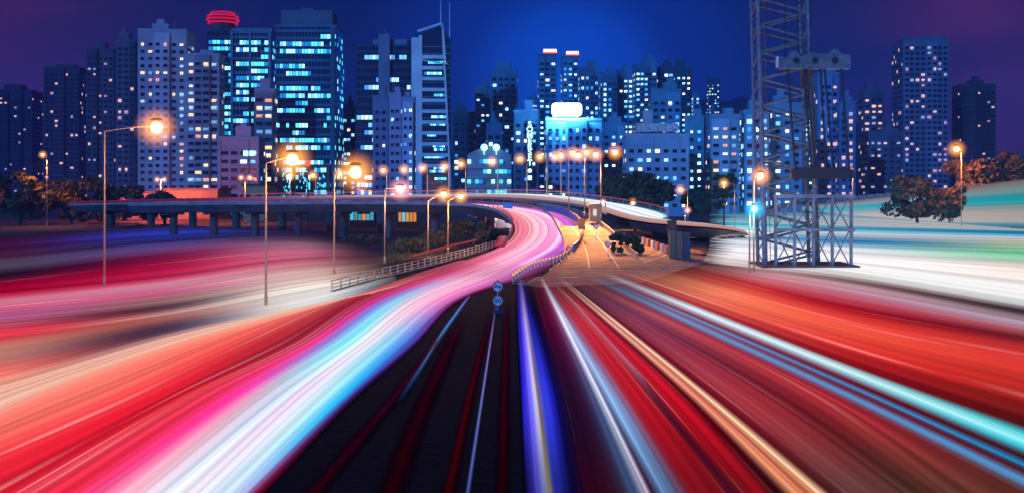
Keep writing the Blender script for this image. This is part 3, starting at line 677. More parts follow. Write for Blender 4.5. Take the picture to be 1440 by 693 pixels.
    for r in range(ny):
        z = 3.6 + r * floor; run = 0; fl_on = glass and rnd.random() < .35
        for i in range(nx):
            if glass:
                if run <= 0 and rnd.random() < lit * (.9 if fl_on else .18): run = rnd.randint(1, 9)
                on = run > 0; run -= 1
            else: on = rnd.random() < (.75 if i in clit else lit)
            allw.append((on, lx[i], off[i] - .05 if not glass else -.16, z, 0))
        for j in range(nsd):
            on = rnd.random() < lit * .6; allw.append((on, side * (w / 2 + .05), sy[j], z, 1))
    dark = MB(); rest = [MB() for _ in WM[pal]]; base = {}
    def wbox(mb, x, y, z, s):
        if s == 0: mb.box((x, y, z), (ww, .12, wh))
        else: mb.box((x, y, z), (.12, dp / nsd * .5, wh))
    litw = [q for q in allw if q[0]]; rnd.shuffle(litw)
    for q in allw:
        if not q[0] and not (glass): wbox(dark, *q[1:])
    if dark.v: tag(dark.build("unlit_windows", M["glass_dark"], root), kind="stuff")
    for k, q in enumerate(litw):
        mi = min(len(WM[pal]) - 1, int(rnd.random() ** 1.3 * len(WM[pal])))
        if merge or k >= 100: wbox(rest[mi], *q[1:]); continue
        key = (mi, q[4])
        if key not in base:
            mb = MB(); wbox(mb, 0, 0, 0, q[4]); base[key] = mb.mesh("window", WM[pal][mi])
        o = bpy.data.objects.new("window", base[key]); col.objects.link(o); o.parent = root; o.location = (q[1], q[2], q[3])
        if not glass: o.scale = (rnd.uniform(.6, 1.05), 1, rnd.uniform(.75, 1.05)) if q[4] == 0 else (1, 1, 1)
    for mi, mb in enumerate(rest):
        if mb.v: tag(mb.build("lit_windows", WM[pal][mi], root), kind="stuff")
    root["h"] = h
    return root, w, h, dp
B = building
AT, OT = "apartment_tower", "office_tower"
# left group
B(AT, "purple-grey apartment tower at the outer end of the skyline, beside the tall lamp pole", 122, 160, 70, 560, wall=(.20, .10, .13), lit=.14, pal="rose", rz=.12)  # red glow from below put into the wall colour of the outer towers
B(AT, "narrow apartment tower just outside the broad pale twin-bay one", 163, 192, 58, 520, wall=(.22, .13, .16), lit=.12, pal="rose", rz=.1)
B(AT, "broad pale apartment tower with warm windows behind the biggest orange lamp", 194, 262, 44, 420, wall=(.45, .40, .44), lit=.16, pal="warm", rz=.10, cols_lit=1)
B(AT, "pale apartment tower with a lit stair column, lower than its broad neighbour", 262, 308, 78, 415, wall=(.42, .38, .42), lit=.2, pal="warm", rz=.08, cols_lit=1)
r_, w_, h_, d_ = B(OT, "dark round-topped tower carrying a red glowing ring", 292, 328, 44, 520, "glass", DARK, lit=.7, bay=2.0, pal="teal", rz=.05, plant=False, floor=3.4)
b = MB(); b.tube((0, d_ / 2, h_ + .9), (0, d_ / 2, h_ + 4.5), w_ * .48, w_ * .48, 24); b.build("drum", M["dark_concrete"], r_)
for zz, rr_ in ((4.8, .56), (6.6, .62), (8.4, .58), (10, .46)):
    b = MB(); kk = 28; b.path([(w_ * rr_ * math.cos(2 * math.pi * q / kk), d_ / 2 + w_ * rr_ * math.sin(2 * math.pi * q / kk), h_ + zz) for q in range(kk + 1)], .42, 6); b.build("red_ring", emat("red_rooftop_tube", (235, 22, 66), .9), r_)
b = MB(); [b.tube((w_ * .5 * math.cos(q), d_ / 2 + w_ * .5 * math.sin(q), h_ + 4), (w_ * .5 * math.cos(q), d_ / 2 + w_ * .5 * math.sin(q), h_ + 10), .15, n=5) for q in (0, 1.05, 2.1, 3.14, 4.2, 5.2)]; b.tube((0, d_ / 2, h_ + 4.4), (0, d_ / 2, h_ + 9), w_ * .44, w_ * .4, 20); b.build("ring_frame", mat("dark_red_drum", (.35, .03, .06), .7), r_)
r_, w_, h_, d_ = B(OT, "blue-black office tower divided by two pale vertical fins", 326, 383, 47, 490, "glass", BLUEG, lit=.4, bay=1.8, pal="teal", rz=.04, plant=False, floor=3.5)
b = MB()
for f in (-.5, -.05, .44): b.box2((w_ * f - .5, -.9, 0), (w_ * f + .7, -.31, h_ + 1))
b.box2((-w_ * .5, -.5, h_ + .9), (w_ * .5, d_ * .8, h_ + 2.4)); b.build("fins", wallmat(BLUEG), r_)
B(AT, "slim apartment block with warm windows wedged before the widest office tower", 358, 386, 128, 380, wall=(.34, .33, .36), lit=.45, pal="warm", rz=.05)
B("office_block", "low banded office block under the pale warm-lit towers", 308, 364, 196, 350, "slab", (.36, .33, .36), lit=.16, pal="cool", rz=.05, floor=3.0)
r_, w_, h_, d_ = B(OT, "widest dark office tower with stepped crown and lit podium", 388, 474, 38, 470, "office", BLUEG, lit=.27, pal="teal", rz=.03, plant=False, floor=3.5, bay=1.5)
b = MB(); b.box2((-w_ * .42, 1, h_ + .9), (w_ * .42, d_ * .8, h_ + 8)); b.box2((-w_ * .1, 3, h_ + 8), (w_ * .1, d_ * .5, h_ + 9.5)); b.box2((w_ * .40, -.8, 0), (w_ * .47, -.31, h_)); b.build("crown", wallmat((.12, .16, .2)), r_)
b = MB(); b.box2((-w_ * .45, -1.5, 19), (w_ * .4, -.32, 20.2)); [b.box2((w_ * f - .8, -2, 0), (w_ * f + .8, -.33, 19)) for f in (-.42, -.2, .1, .36)]; b.build("podium_canopy", mat("rusty_canopy", (.4, .14, .06), .7), r_)
rr = random.Random(77); b = MB()
for _ in range(120):
    x = rr.uniform(-.45, .45) * w_; z = rr.uniform(2, 17.5); b.box((x, -.42, z), (.35, .12, rr.uniform(.4, 1.6)))
tag(b.build("podium_lights", WM["teal"][0], r_), kind="stuff")
r_, w_, h_, d_ = B(OT, "dark twin-winged tower with a plain concrete core between its wings", 500, 579, 66, 450, "office", (.08, .10, .13), lit=.4, bay=1.8, pal="cool", rz=-.02, plant=False, floor=3.4)
b = MB(); b.box2((-w_ * .08, -2.2, 0), (w_ * .12, -.31, h_ + 5.5)); b.box2((-w_ * .2, 1, h_ + .9), (w_ * .42, d_ * .7, h_ + 3.5)); b.tube((.5, 2, h_ + 3), (.5, 2, h_ + 9), .3, n=6); b.build("core", wallmat((.20, .26, .33)), r_)
B(AT, "slender distant apartment tower left dark between two office towers", 476, 500, 150, 560, wall=DARK, lit=.3, pal="cool", merge=True)
B(AT, "blue-grey apartment block with two warm rooms, first of three before the twin-winged tower", 524, 546, 138, 360, wall=BLUEG, lit=.22, pal="cool", bay=2.6)
B(AT, "pale blue apartment block in the middle of three before the twin-winged tower", 547, 564, 134, 355, wall=(.42, .46, .5), lit=.18, pal="cool", bay=2.2)
B(AT, "pale blue apartment block with a stack of warm windows beside the slant-topped tower", 565, 583, 140, 352, wall=(.38, .44, .48), lit=.25, pal="cool", bay=2.2, cols_lit=1)

def slant_tower():
    d = 430; x0, x1 = 586, 634; w = (x1 - x0) / FPX * d; zt = CAM_H + (HOR - 32) / FPX * d; zl = CAM_H + (HOR - 44) / FPX * d; dp = w * .8
    root = empty("office_tower", ((610 - CX) / FPX * d, d, 0), "white-framed office tower with a slanted glass top and two spires", "building", "city towers behind the flyover", .06)
    b = MB(); poly = [(-w / 2, 0), (w / 2, 0), (w / 2, zl - 4), (w * .2, zt - 1.5), (-w / 2, zl - 2)]; b.prism(poly, 0, dp); b.build("wall", M["glass_tower"], root)
    fr = MB(); fm = wallmat((.62, .66, .7))
    fr.box2((-w / 2 - 2.2, -.9, 0), (-w / 2 + .9, dp * .5, zl - 3)); fr.box2((-w / 2 + .9, -1.0, 0), (-w * .34, -.01, zl - 2))
    nb_ = 11; z1 = zl - 12
    for k in range(nb_):
        z = 18 + (z1 - 18) * k / (nb_ - 1); xr = w * (.5 - .22 * z / zt); fr.box2((-w * .34, -.9, z), (xr, -.012, z + 1.5))
    for a, c in (((w * .46, 0, 10), (w * .22, 0, zt)), ((-w / 2, 0, zl), (w * .22, 0, zt)), ((-w / 2, 0, zl - 12), (w * .4, 0, zl - 14)), ((w * .22, 0, zt), (w * .3, 0, zl - 12))):
        A, C = Vector(a), Vector(c); dz = .7; fr.prism([(A.x, A.z), (A.x + .9, A.z - .6), (C.x + .9, C.z - .6), (C.x, C.z)], -1.1, -.02)
    fr.build("frame", fm, root)
    for x, hh in ((w * .2, 10), (w * .46, 9)):
        sp = MB(); sp.tube((x, dp * .2, zl - 5), (x, dp * .2, zt + hh), .35, .12, 6); sp.build("spire", fm, root)
    rnd = random.Random(3)
    fl = MB()
    for k in range(int(z1 / 3)):
        z = 8 + k * 3.1; fl.box2((-w * .34, -.15, z), (w * .5, -.013, z + .5))
    fl.build("floor_bands", wallmat((.10, .14, .2)), root)
    me = {i: (lambda mb: (mb.box((0, 0, 0), (1.1, .1, 1.1)), mb.mesh("window", WM["teal"][i]))[1])(MB()) for i in range(4)}
    n = 0
    for k in range(nb_):
        for sub in range(2):
            if rnd.random() < (.85 if k < 5 else .45):
                z = 18 + (z1 - 18) * k / (nb_ - 1) - 1.6 - sub * 3.2; a = rnd.uniform(-.3, .1) * w; m_ = rnd.randint(3, 8)
                for q in range(m_):
                    x = a + q * 1.3
                    if x < w * .33 and n < 96 and z > 4: o = bpy.data.objects.new("window", me[rnd.choice((0, 0, 2, 2, 1, 3))]); col.objects.link(o); o.parent = root; o.location = (x, -.2, z); n += 1
slant_tower()
# centre
B(AT, "dark apartment tower next to the slant-topped office tower", 636, 667, 160, 480, wall=DARK, lit=.2, pal="cool", rz=-.05)
B(AT, "thin dim tower behind the fan-roofed block with a few lit rooms", 668, 690, 124, 520, wall=BLUEG, lit=.2, pal="cool", merge=True)
B(AT, "plain blue tower with a boxy rooftop, tallest behind the fan-roofed block", 690, 727, 100, 500, "slab", BLUEG, lit=.1, pal="cool", rz=-.04)
B(AT, "dim mid-height block stepping up behind the two floodlights", 684, 706, 176, 420, "slab", BLUEG, lit=.15, pal="cool")
def fan_block():
    d = 330; w = 62 / FPX * d; h = CAM_H + (HOR - 218) / FPX * d
    root = empty("fan_roofed_block", ((688 - CX) / FPX * d, d, 0), "low curved block whose fan-shaped roof carries two cyan floodlights", "building", "city towers behind the flyover")
    W = MB(); n = 16; poly = [(-w / 2, 0), (w / 2, 0)] + [(w / 2 - w * i / n, h + 2.6 * math.sin(math.pi * i / n)) for i in range(n + 1)]
    W.prism(poly, 0, w * .6); W.build("wall", wallmat(BLUEG), root)
    S = MB()
    for k in range(5):
        for i in range(n):
            u0, u1 = i / n, (i + 1) / n; z = 3 + k * 3.3; y0, y1 = -2 * math.sin(math.pi * u0), -2 * math.sin(math.pi * u1)
            S.box(((u0 + u1) / 2 * w - w / 2, (y0 + y1) / 2 - .2, z), (w / n + .1, .8, .8))
    S.build("balcony_bands", wallmat((.30, .38, .44)), root)
    rnd = random.Random(8); me = [(lambda mb: (mb.box((0, 0, 0), (1.2, .15, 1.3)), mb.mesh("window", m))[1])(MB()) for m in WM["teal"]]
    for k in range(5):
        for i in range(11):
            if rnd.random() < .5: o = bpy.data.objects.new("window", rnd.choice(me)); col.objects.link(o); o.parent = root; u = (i + .5) / 11; o.location = (u * w - w / 2, -2 * math.sin(math.pi * u) - .25, 4.9 + k * 3.3)
    for px in (681, 698):
        f = MB(); x = (px - 688) / FPX * d; f.tube((x, -.5, h), (x, -.5, h + 1.6), .12, n=6); f.ball((x, -.8, h + 2.4), 1.15); f.build("floodlight", M["bulb_cyan"], root, smooth=True)
fan_block()
r_, w_, h_, d_ = B(AT, "tower carrying the vertical lit letter sign on its face", 722, 757, 158, 390, wall=BLUEG, lit=.12, pal="cool", plant=True)
def letter_sign():
    d = 389.0; root = empty("vertical_sign", P(745, 262, d - 2.5), "tall cyan neon sign with letters stacked one above another", "sign")
    b = MB(); zt = (HOR - 170) / FPX * d; zb = (HOR - 258) / FPX * d; b.box2((-1.1, .3, zb), (1.1, .7, zt)); b.build("backing", M["dark_metal"], root)
    ys = [176, 183, 191.5, 199.5, 207.5, 215, 222.5, 230, 240.5, 250.5]
    for ch, y in zip("SOMERSET", ys):
        text_mesh("letter", ch, 3.1, .08, .07, M["sign_letters"], root, (0, .15, (HOR - y) / FPX * d))
    g = MB(); g.tube((0, .05, (HOR - ys[8]) / FPX * d), (0, .28, (HOR - ys[8]) / FPX * d), .8, .8, 16); g.build("round_emblem", M["sign_letters"], root)
    g = MB(); g.box((0, .15, (HOR - ys[9]) / FPX * d), (1.5, .2, 1.7)); g.build("square_emblem", M["sign_letters"], root)
letter_sign()
for xa, xb, yt, lab in ((757, 783, 78, "taller of the twin towers with floodlit white crowns"), (790, 814, 81, "shorter of the twin towers with floodlit white crowns")):
    r_, w_, h_, d_ = B(AT, lab, xa, xb, yt, 560, wall=BLUEG, lit=.3, pal="cool", plant=False)
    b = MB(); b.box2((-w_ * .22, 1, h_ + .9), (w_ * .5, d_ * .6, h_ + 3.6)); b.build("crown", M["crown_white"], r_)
    b = MB(); b.box2((-w_ * .26, .6, h_ + .95), (w_ * .54, .95, h_ + 1.7)); b.build("crown_edge", M["crown_red"], r_)
B(AT, "tall dim tower filling the gap beside the twin crowned towers", 815, 843, 96, 540, wall=BLUEG, lit=.3, pal="cool", merge=True)
r_, w_, h_, d_ = B(AT, "broad ribbed apartment block under the big white roof sign", 768, 846, 170, 370, wall=(.33, .42, .5), lit=.16, pal="cool", plant=False, bay=2.4)
def roof_sign():
    d = 369; s = d / FPX; root = empty("roof_sign", P(797, 164, d), "big glowing white rounded sign on the ribbed apartment block roof", "sign")
    b = MB(); w2, h2, r2 = 21.5 * s, 9.5 * s, 5.5 * s; cz = 9.5 * s; poly = []
    for cx_, cz_, a0 in ((w2 - r2, h2 - r2, 0), (-w2 + r2, h2 - r2, 90), (-w2 + r2, -h2 + r2, 180), (w2 - r2, -h2 + r2, 270)):
        for k in range(7): a = R(a0 + 15 * k); poly.append((cx_ + r2 * math.cos(a), cz + cz_ + r2 * math.sin(a)))
    b.prism(poly, 0, .5); b.build("lit_panel", M["sign_white"], root)
    f = MB()
    for x in (-.7, 0, .7): f.tube((x * w2, .9, -3.5), (x * w2, .9, cz), .12, n=6)
    f.build("support", M["dark_metal"], root)
    ld = bpy.data.lights.new("sign_light", 'AREA'); ld.shape = 'RECTANGLE'; ld.size = w2 * 2; ld.size_y = h2 * 2; ld.energy = 260000; ld.color = (.06, .42, 1.0)
    lo = bpy.data.objects.new("sign_light", ld); col.objects.link(lo); lo.parent = root; lo.location = (0, -.6, cz); lo.rotation_euler = (R(90), 0, 0)
roof_sign()
B(AT, "distant apartment tower with one column of stair lights, third from the roof sign", 846, 869, 104, 520, wall=BLUEG, lit=.1, pal="cool", cols_lit=2, merge=True)
B(AT, "distant apartment tower with scattered lights above the dark tree", 869, 891, 100, 530, wall=BLUEG, lit=.12, pal="cool", cols_lit=2, merge=True)
B(AT, "tall distant apartment tower just behind the billboard block's rooftop core", 893, 924, 92, 520, wall=BLUEG, lit=.12, pal="cool", cols_lit=3, merge=True)
B(AT, "tall distant apartment tower between its two equally tall neighbours over the billboard", 926, 948, 97, 525, wall=DARK, lit=.12, pal="cool", cols_lit=2, merge=True)
B(AT, "outermost of the tall distant towers with two bright stair columns", 950, 973, 97, 515, wall=DARK, lit=.1, pal="cool", cols_lit=2, merge=True)
B(AT, "dark blank-sided tower standing up behind the rooftop billboard", 916, 958, 128, 430, wall=BLUEG, lit=.06, pal="cool", cols_lit=2)
for xa, xb, yt, dd, lab in ((643, 660, 182, 620, "distant sliver of a tower peeping out behind the dark tower next to the slanted one"), (727, 742, 172, 640, "distant dim tower just beside the neon letter sign"), (742, 756, 138, 660, "distant thin tower between the letter sign and the twin crowned towers"),
        (833, 850, 118, 680, "distant thin tower rising between the roof sign and the stair-lit towers"), (858, 878, 122, 700, "distant tower peeping out between two stair-lit towers over the dark tree"), (884, 900, 112, 690, "distant thin tower just before the one behind the rooftop core"),
        (970, 984, 132, 700, "distant lower tower stepping down from the tall stair-lit row"), (502, 520, 128, 640, "distant tower wedged behind the twin-winged tower's dark edge"), (1036, 1050, 178, 560, "distant tower filling the gap before the crane mast"), (1128, 1150, 162, 560, "distant tower glimpsed between the crane ropes")):
    B(AT, lab, xa, xb, yt, dd, wall=BLUEG, lit=.3, pal="cool", cols_lit=2, merge=True)
B(AT, "small lonely tower high on the dark hillside", 996, 1012, 112, 900, wall=DARK, lit=.45, pal="cool", merge=True, plant=False)
B(AT, "narrow block sandwiched between the ribbed block and the billboard block", 846, 880, 175, 420, wall=BLUEG, lit=.16, pal="cool", cols_lit=1)
r_, w_, h_, d_ = B("apartment_block", "pale blue slab block with a patterned billboard on its roof", 880, 969, 192, 330, "slab", (.5, .55, .6), lit=.3, pal="cool", rz=-.04, plant=False)
bb = MB(); bb.box2((-w_ * .34, 1.2, h_ + 1.6), (w_ * .34, 1.6, h_ + 4.4)); bb.build("billboard", mat("speckled_billboard", (.5, .56, .6), .7, noise=.75, nscale=2.2), r_)
bb = MB(); bb.box2((-w_ * .2, 4, h_ + .9), (-w_ * .06, 9, h_ + 9)); bb.box2((-w_ * .26, 3, h_ + .9), (w_ * .1, 10, h_ + 3.6)); bb.build("roof_core", wallmat((.42, .5, .56)), r_)
bb = MB(); [bb.tube((x * w_, 1.9, h_ + .5), (x * w_, 1.9, h_ + 4), .12, n=5) for x in (-.3, -.1, .1, .3)]; bb.build("billboard_frame", M["dark_metal"], r_)
B(AT, "teal-grey apartment block with a bright stair column beside the billboard block", 966, 990, 166, 380, wall=(.3, .36, .4), lit=.25, pal="cool", cols_lit=1, bay=2.4)
B(AT, "pale apartment block with rooftop box and warm windows before the hill", 998, 1040, 164, 360, wall=(.42, .48, .52), lit=.3, pal="warm", rz=-.03, cols_lit=1)
B(AT, "pale apartment block just outside the crane mast, half hidden by it", 1046, 1082, 158, 365, wall=(.42, .48, .52), lit=.28, pal="cool", rz=-.04, cols_lit=1)
B(AT, "apartment block seen through the crane lattice", 1086, 1128, 148, 375, wall=(.34, .4, .46), lit=.3, pal="cool", rz=-.04)
B(AT, "narrow tall tower directly behind the hanging crane cables", 1150, 1180, 105, 420, wall=(.3, .3, .42), lit=.2, pal="rose", rz=-.05)
B(AT, "lilac apartment block just past the crane cables", 1180, 1203, 146, 410, wall=(.3, .26, .36), lit=.3, pal="rose", rz=-.05)
B(AT, "dim violet tower with pink windows between crane and tallest right-hand tower", 1214, 1242, 128, 520, wall=(.18, .11, .17), lit=.25, pal="rose", rz=-.06, cols_lit=1)  # violet and maroon glow at the skyline's ends put into these wall colours
B(AT, "low violet apartment block in front of the dim tower with pink windows", 1222, 1268, 188, 480, wall=(.20, .13, .19), lit=.25, pal="rose", rz=-.06)
B(AT, "tallest violet tower near the frame edge, above the amber-lit bushes", 1270, 1334, 56, 560, wall=(.24, .17, .25), lit=.2, pal="rose", rz=-.08)
B(AT, "maroon tower at the very edge of the skyline beyond the tallest violet tower", 1352, 1400, 120, 640, wall=(.15, .05, .06), lit=.06, pal="rose", rz=-.1)
B(AT, "faint maroon tower at the outer end of the skyline, one in from the frame edge", 62, 112, 96, 640, wall=(.16, .05, .08), lit=.1, pal="rose", rz=.14)
B(AT, "faint maroon tower touching the frame edge", -20, 44, 128, 680, wall=(.14, .04, .07), lit=.06, pal="rose", rz=.16)
# low buildings by the flyover, lit amber
def low_block(label, x0, x1, ytop, d, c, wins):
    w = (x1 - x0) / FPX * d; h = CAM_H + (HOR - ytop) / FPX * d; root = empty("low_building", (((x0 + x1) / 2 - CX) / FPX * d, d, 0), label, "building")
    b = MB(); b.box2((-w / 2, 0, 0), (w / 2, 14, h)); b.build("wall", wallmat(c), root)
    r = MB(); r.box2((-w / 2 - .4, -.4, h), (w / 2 + .4, 14.4, h + .7)); r.build("roof", M["dark_concrete"], root)
    for k in range(wins):
        q = MB(); q.box((-w / 2 + w * (k + .5) / wins, -.05, h - 3), (w / wins * .45, .14, 1.3)); q.build("window", M["glass_dark"], root)
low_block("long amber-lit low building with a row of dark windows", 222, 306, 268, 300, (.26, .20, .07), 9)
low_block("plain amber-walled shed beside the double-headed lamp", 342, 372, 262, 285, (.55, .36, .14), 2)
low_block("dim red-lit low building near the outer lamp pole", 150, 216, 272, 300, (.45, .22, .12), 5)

def kiosk(label, x0, x1, yt, yb, d, n, c):
    w = (x1 - x0) / FPX * d; z1 = CAM_H + (HOR - yt) / FPX * d; root = empty("roadside_kiosk", (((x0 + x1) / 2 - CX) / FPX * d, d, 0), label, "kiosk", "lit kiosks under the flyover")
    b = MB(); b.box2((-w / 2, 0, 0), (w / 2, 4, z1)); b.build("wall", M["dark_concrete"], root)
    b = MB(); b.box2((-w / 2 - .3, -.8, z1), (w / 2 + .3, 4.2, z1 + .3)); b.build("roof", M["dark_metal"], root)
    rnd = random.Random(int(x0)); z0 = max(.4, CAM_H + (HOR - yb) / FPX * d)
    for k in range(n):
        a = -w / 2 + w * (k + .08) / n; b = MB(); b.box2((a, -.1, z0), (a + w / n * .8, -.002, z0 + (z1 - z0) * rnd.uniform(.6, .9))); b.build("lit_window", emat("kiosk_light", rnd.choice(c), rnd.uniform(.5, 1.1)), root)
kiosk("amber-lit kiosk glimpsed between the flyover piers near the whitish lamp", 560, 586, 292, 312, 232, 5, ((255, 150, 60), (255, 190, 110), (120, 200, 230)))
kiosk("dim kiosk with blue and white windows below the brightest orange lamp", 492, 526, 296, 310, 236, 6, ((90, 190, 220), (200, 220, 235), (255, 150, 70)))
# ------------------------------------------------------------------ lamps
HALO = {}; GLOW = 2.6  # soft halo round each bulb, added as a glowing sphere of volume
def halo_mat(kind, r):
    k = (kind, r)
    if k not in HALO:
        m = bpy.data.materials.new(kind + "_lamp_halo"); m.use_nodes = True; t = m.node_tree; t.nodes.clear()
        o = N(t, "ShaderNodeOutputMaterial"); e = N(t, "ShaderNodeEmission"); c = {"amber": (255, 160, 50), "white": (255, 150, 120), "cyan": (40, 200, 255)}[kind]
        e.inputs[0].default_value = (*L(c), 1); tc = N(t, "ShaderNodeTexCoord"); mp = N(t, "ShaderNodeMapping"); mp.inputs["Scale"].default_value = [1 / (GLOW * r)] * 3
        gr = N(t, "ShaderNodeTexGradient"); gr.gradient_type = 'QUADRATIC_SPHERE'; ml = N(t, "ShaderNodeMath", operation='MULTIPLY'); ml.inputs[1].default_value = 1.3 / r
        t.links.new(tc.outputs["Object"], mp.inputs[0]); t.links.new(mp.outputs[0], gr.inputs[0]); t.links.new(gr.outputs[1], ml.inputs[0]); t.links.new(ml.outputs[0], e.inputs[1])
        t.links.new(e.outputs[0], o.inputs["Volume"]); HALO[k] = m
    return HALO[k]
def lamp(label, head, pole_px, base_py=None, d=None, zbase=0.0, r=.35, kind="amber", power=600, group="street lamps", heads=None, color=(1, .42, .12), top=None, spot=125, aim=None, point=False):
    if d is None: d = CAM_H * FPX / (base_py - HOR)
    hp = P(head[0], head[1], d); bx = (pole_px - CX) / FPX * d
    root = empty("street_lamp", (bx, d, zbase), label, "street lamp", group)
    zt = hp.z - zbase; ax = hp.x - bx
    if top is not None: zp = P(0, top, d).z - zbase
    else: zp = zt - .2
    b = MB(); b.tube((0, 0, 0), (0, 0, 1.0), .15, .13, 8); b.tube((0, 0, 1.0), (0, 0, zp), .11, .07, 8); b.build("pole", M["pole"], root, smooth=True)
    for k, (hx, hz) in enumerate([(ax, zt)] + ([(((q[0] - CX) / FPX * d) - bx, P(0, q[1], d).z - zbase) for q in heads] if heads else [])):
        if abs(hx) > .3:
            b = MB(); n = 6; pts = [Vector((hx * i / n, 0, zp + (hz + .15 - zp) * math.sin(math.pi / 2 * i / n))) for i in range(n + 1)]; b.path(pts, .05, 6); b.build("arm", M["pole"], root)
        hb = MB(); hb.tube((hx, 0, hz + r * .75), (hx, 0, hz + r * 1.05), r * .8, r * .35, 12); hd = hb.build("lamp_head", M["dark_metal"], root)
        g = MB(); g.ball((hx, 0, hz), r * .62, 16, 12); bl = g.build("bulb", M["bulb_" + kind], hd, smooth=True)
        g = MB(); g.ball((0, 0, 0), r * GLOW, 24, 16); go = g.build("lamp_halo", halo_mat(kind, r), hd, smooth=True); go.location = (hx, 0, hz)
        if power:
            ld = bpy.data.lights.new("lamp_light", 'POINT' if point else 'SPOT'); ld.energy = power; ld.color = color; ld.shadow_soft_size = r * .5
            if not point: ld.spot_size = R(spot); ld.spot_blend = .6
            lo = bpy.data.objects.new("lamp_light", ld); col.objects.link(lo); lo.parent = hd; lo.location = (hx, 0, hz - r * 1.5)
            if aim: lo.rotation_euler = (Vector(aim) - Vector((bx + hx, d, zbase + hz))).to_track_quat('-Z', 'Y').to_euler()
    return root
GN = "tall lamps beside the left carriageway"
lamp("tall street lamp with a large orange light before the pale warm-lit towers", (220, 180), 147, 402, r=.95, power=2500, point=True, group=GN, top=185)
lamp("thick orange-lit lamp pole whose light hangs before the widest office tower", (411, 225), 374, 430, r=.8, power=1800, point=True, group=GN, top=230)
lamp("street lamp with the largest and brightest orange light, before the bend", (500, 243), 470, 386, r=1.1, power=2200, point=True, group=GN, top=242)
lamp("street lamp with a whitish light, lower than the brightest orange one", (563, 267), 541, 371, r=.75, kind="white", power=1500, point=True, color=(1, .7, .55), group=GN, top=266)
lamp("slim street lamp by the cream railing below the slant-topped tower", (624, 274), 602, 365, r=.6, power=3500, point=True, group=GN, top=284)
lamp("slim street lamp nearest the curved ramp, behind the cream railing", (648, 277), 630, 358, r=.55, power=3500, point=True, group=GN, top=284)
GF = "street lamps standing along the flyover"
def zdeck(px):
    best = min(WPATH[:80], key=lambda q: abs(q[0].x / q[0].y * FPX + CX - px)); return best[0], best[2], best[1]
for head, pole, lab, hd2 in (((408, 247), 408, "flyover lamp directly under the widest office tower", None), ((440, 247), 444, "flyover lamp between two tall orange ones", None),
    ((478, 245), 470, "flyover lamp half hidden by the brightest orange light", None), ((539, 240), 544, "flyover lamp before the first pale apartment block", None), ((568, 239), 574, "flyover lamp before the third pale apartment block", None),
    ((594, 237), 601, "flyover lamp before the frame of the slant-topped tower", None), ((625, 235), 631, "flyover lamp before the braced edge of the slant-topped tower", None), ((648, 231), 655, "flyover lamp before the dark tower next to the slanted one", None),
    ((692, 228), 700, "flyover lamp shining over the fan-roofed block", None), ((731, 224), 741, "flyover lamp just beside the neon letter sign", None), ((759, 221), 769, "flyover lamp on the other side of the neon letter sign", None),
    ((780, 221), 789, "first flyover lamp of the tight cluster under the white roof sign", None)):
    p, w, s = zdeck(pole); q = p - s * w * .44
    lamp(lab, head, pole, d=q.y, zbase=q.z, r=.65, power=420, group=GF, color=(1, .62, .35))
for head, pole, by, d, lab, hd2 in (((789, 219), 800, 300, 180, "slip road lamp with two lights under the white roof sign", [(805, 216)]), ((813, 219), 822, 303, 176, "slip road lamp with two lights right of the white roof sign", [(825, 215)]),
    ((838, 218), 845, 306, 172, "slip road lamp with two lights standing furthest along", [(865, 215)])):
    lamp(lab, head, pole, d=d, zbase=max(.0, P(0, by, d).z - .3), r=.68, power=20000, group="twin street lamps by the slip road", heads=hd2, spot=84, aim=(15, 161, 0), color=(1, .34, .10))
GR = "street lamps beyond the white carriageway"
lamp("low amber lamp glowing among the shrubs below the dark tree", (890, 286), 898, d=225, r=.6, power=6000, group=GR)
lamp("amber lamp on a pale pole past the dark tree", (957, 267), 967, d=215, r=.6, power=4500, group=GR)
lamp("amber lamp beside the small round tree", (1018, 258), 1033, d=225, r=.62, power=3500, group=GR)
lamp("orange-pink lamp at the foot of the crane mast", (1069, 248), 1060, d=116, r=.62, power=900, point=True, group=GR, color=(1, .45, .3))
lamp("cyan lamp low beside the crane mast", (1061, 294), 1054, d=114, r=.6, kind="cyan", power=900, point=True, group=GR, color=(.25, .8, 1))
lamp("small pinkish lamp just past the pale pole", (967, 296), 963, d=200, r=.4, kind="white", power=800, group=GR, color=(1, .6, .5))
lamp("red-orange lamp above the amber bushes near the frame edge", (1345, 210), 1352, d=250, r=1.1, power=20000, point=True, group=GR, color=(1, .20, .07))
lamp("tiny white lamp at the end of the flyover railing", (848, 284), 851, d=186, zbase=6, r=.35, kind="white", power=300, group=GR)
lamp("slim amber lamp post in front of the backing wall", (1196, 240), 1199, d=170, r=.3, power=900, group=GR)
GU = "lamps under and behind the flyover"
for head, pole, lab, k in (((669, 301), 672, "first small lamp seen under the curved ramp", "amber"), ((680, 308), 683, "lower small lamp under the curved ramp", "amber"), ((695, 301), 698, "small lamp closest to the white headlight cluster", "amber")):
    lamp(lab, head, pole, d=215, r=.42, kind=k, power=1200, group=GU)
lamp("double-headed lamp before the amber-walled shed", (339, 250), 345, d=262, r=.45, power=3500, group=GU, heads=[(351, 250)])
lamp("double-headed lamp behind the long amber-lit building", (221, 253), 226, d=285, r=.45, power=22000, point=True, color=(1, .14, .10), group=GU, heads=[(231, 253)])
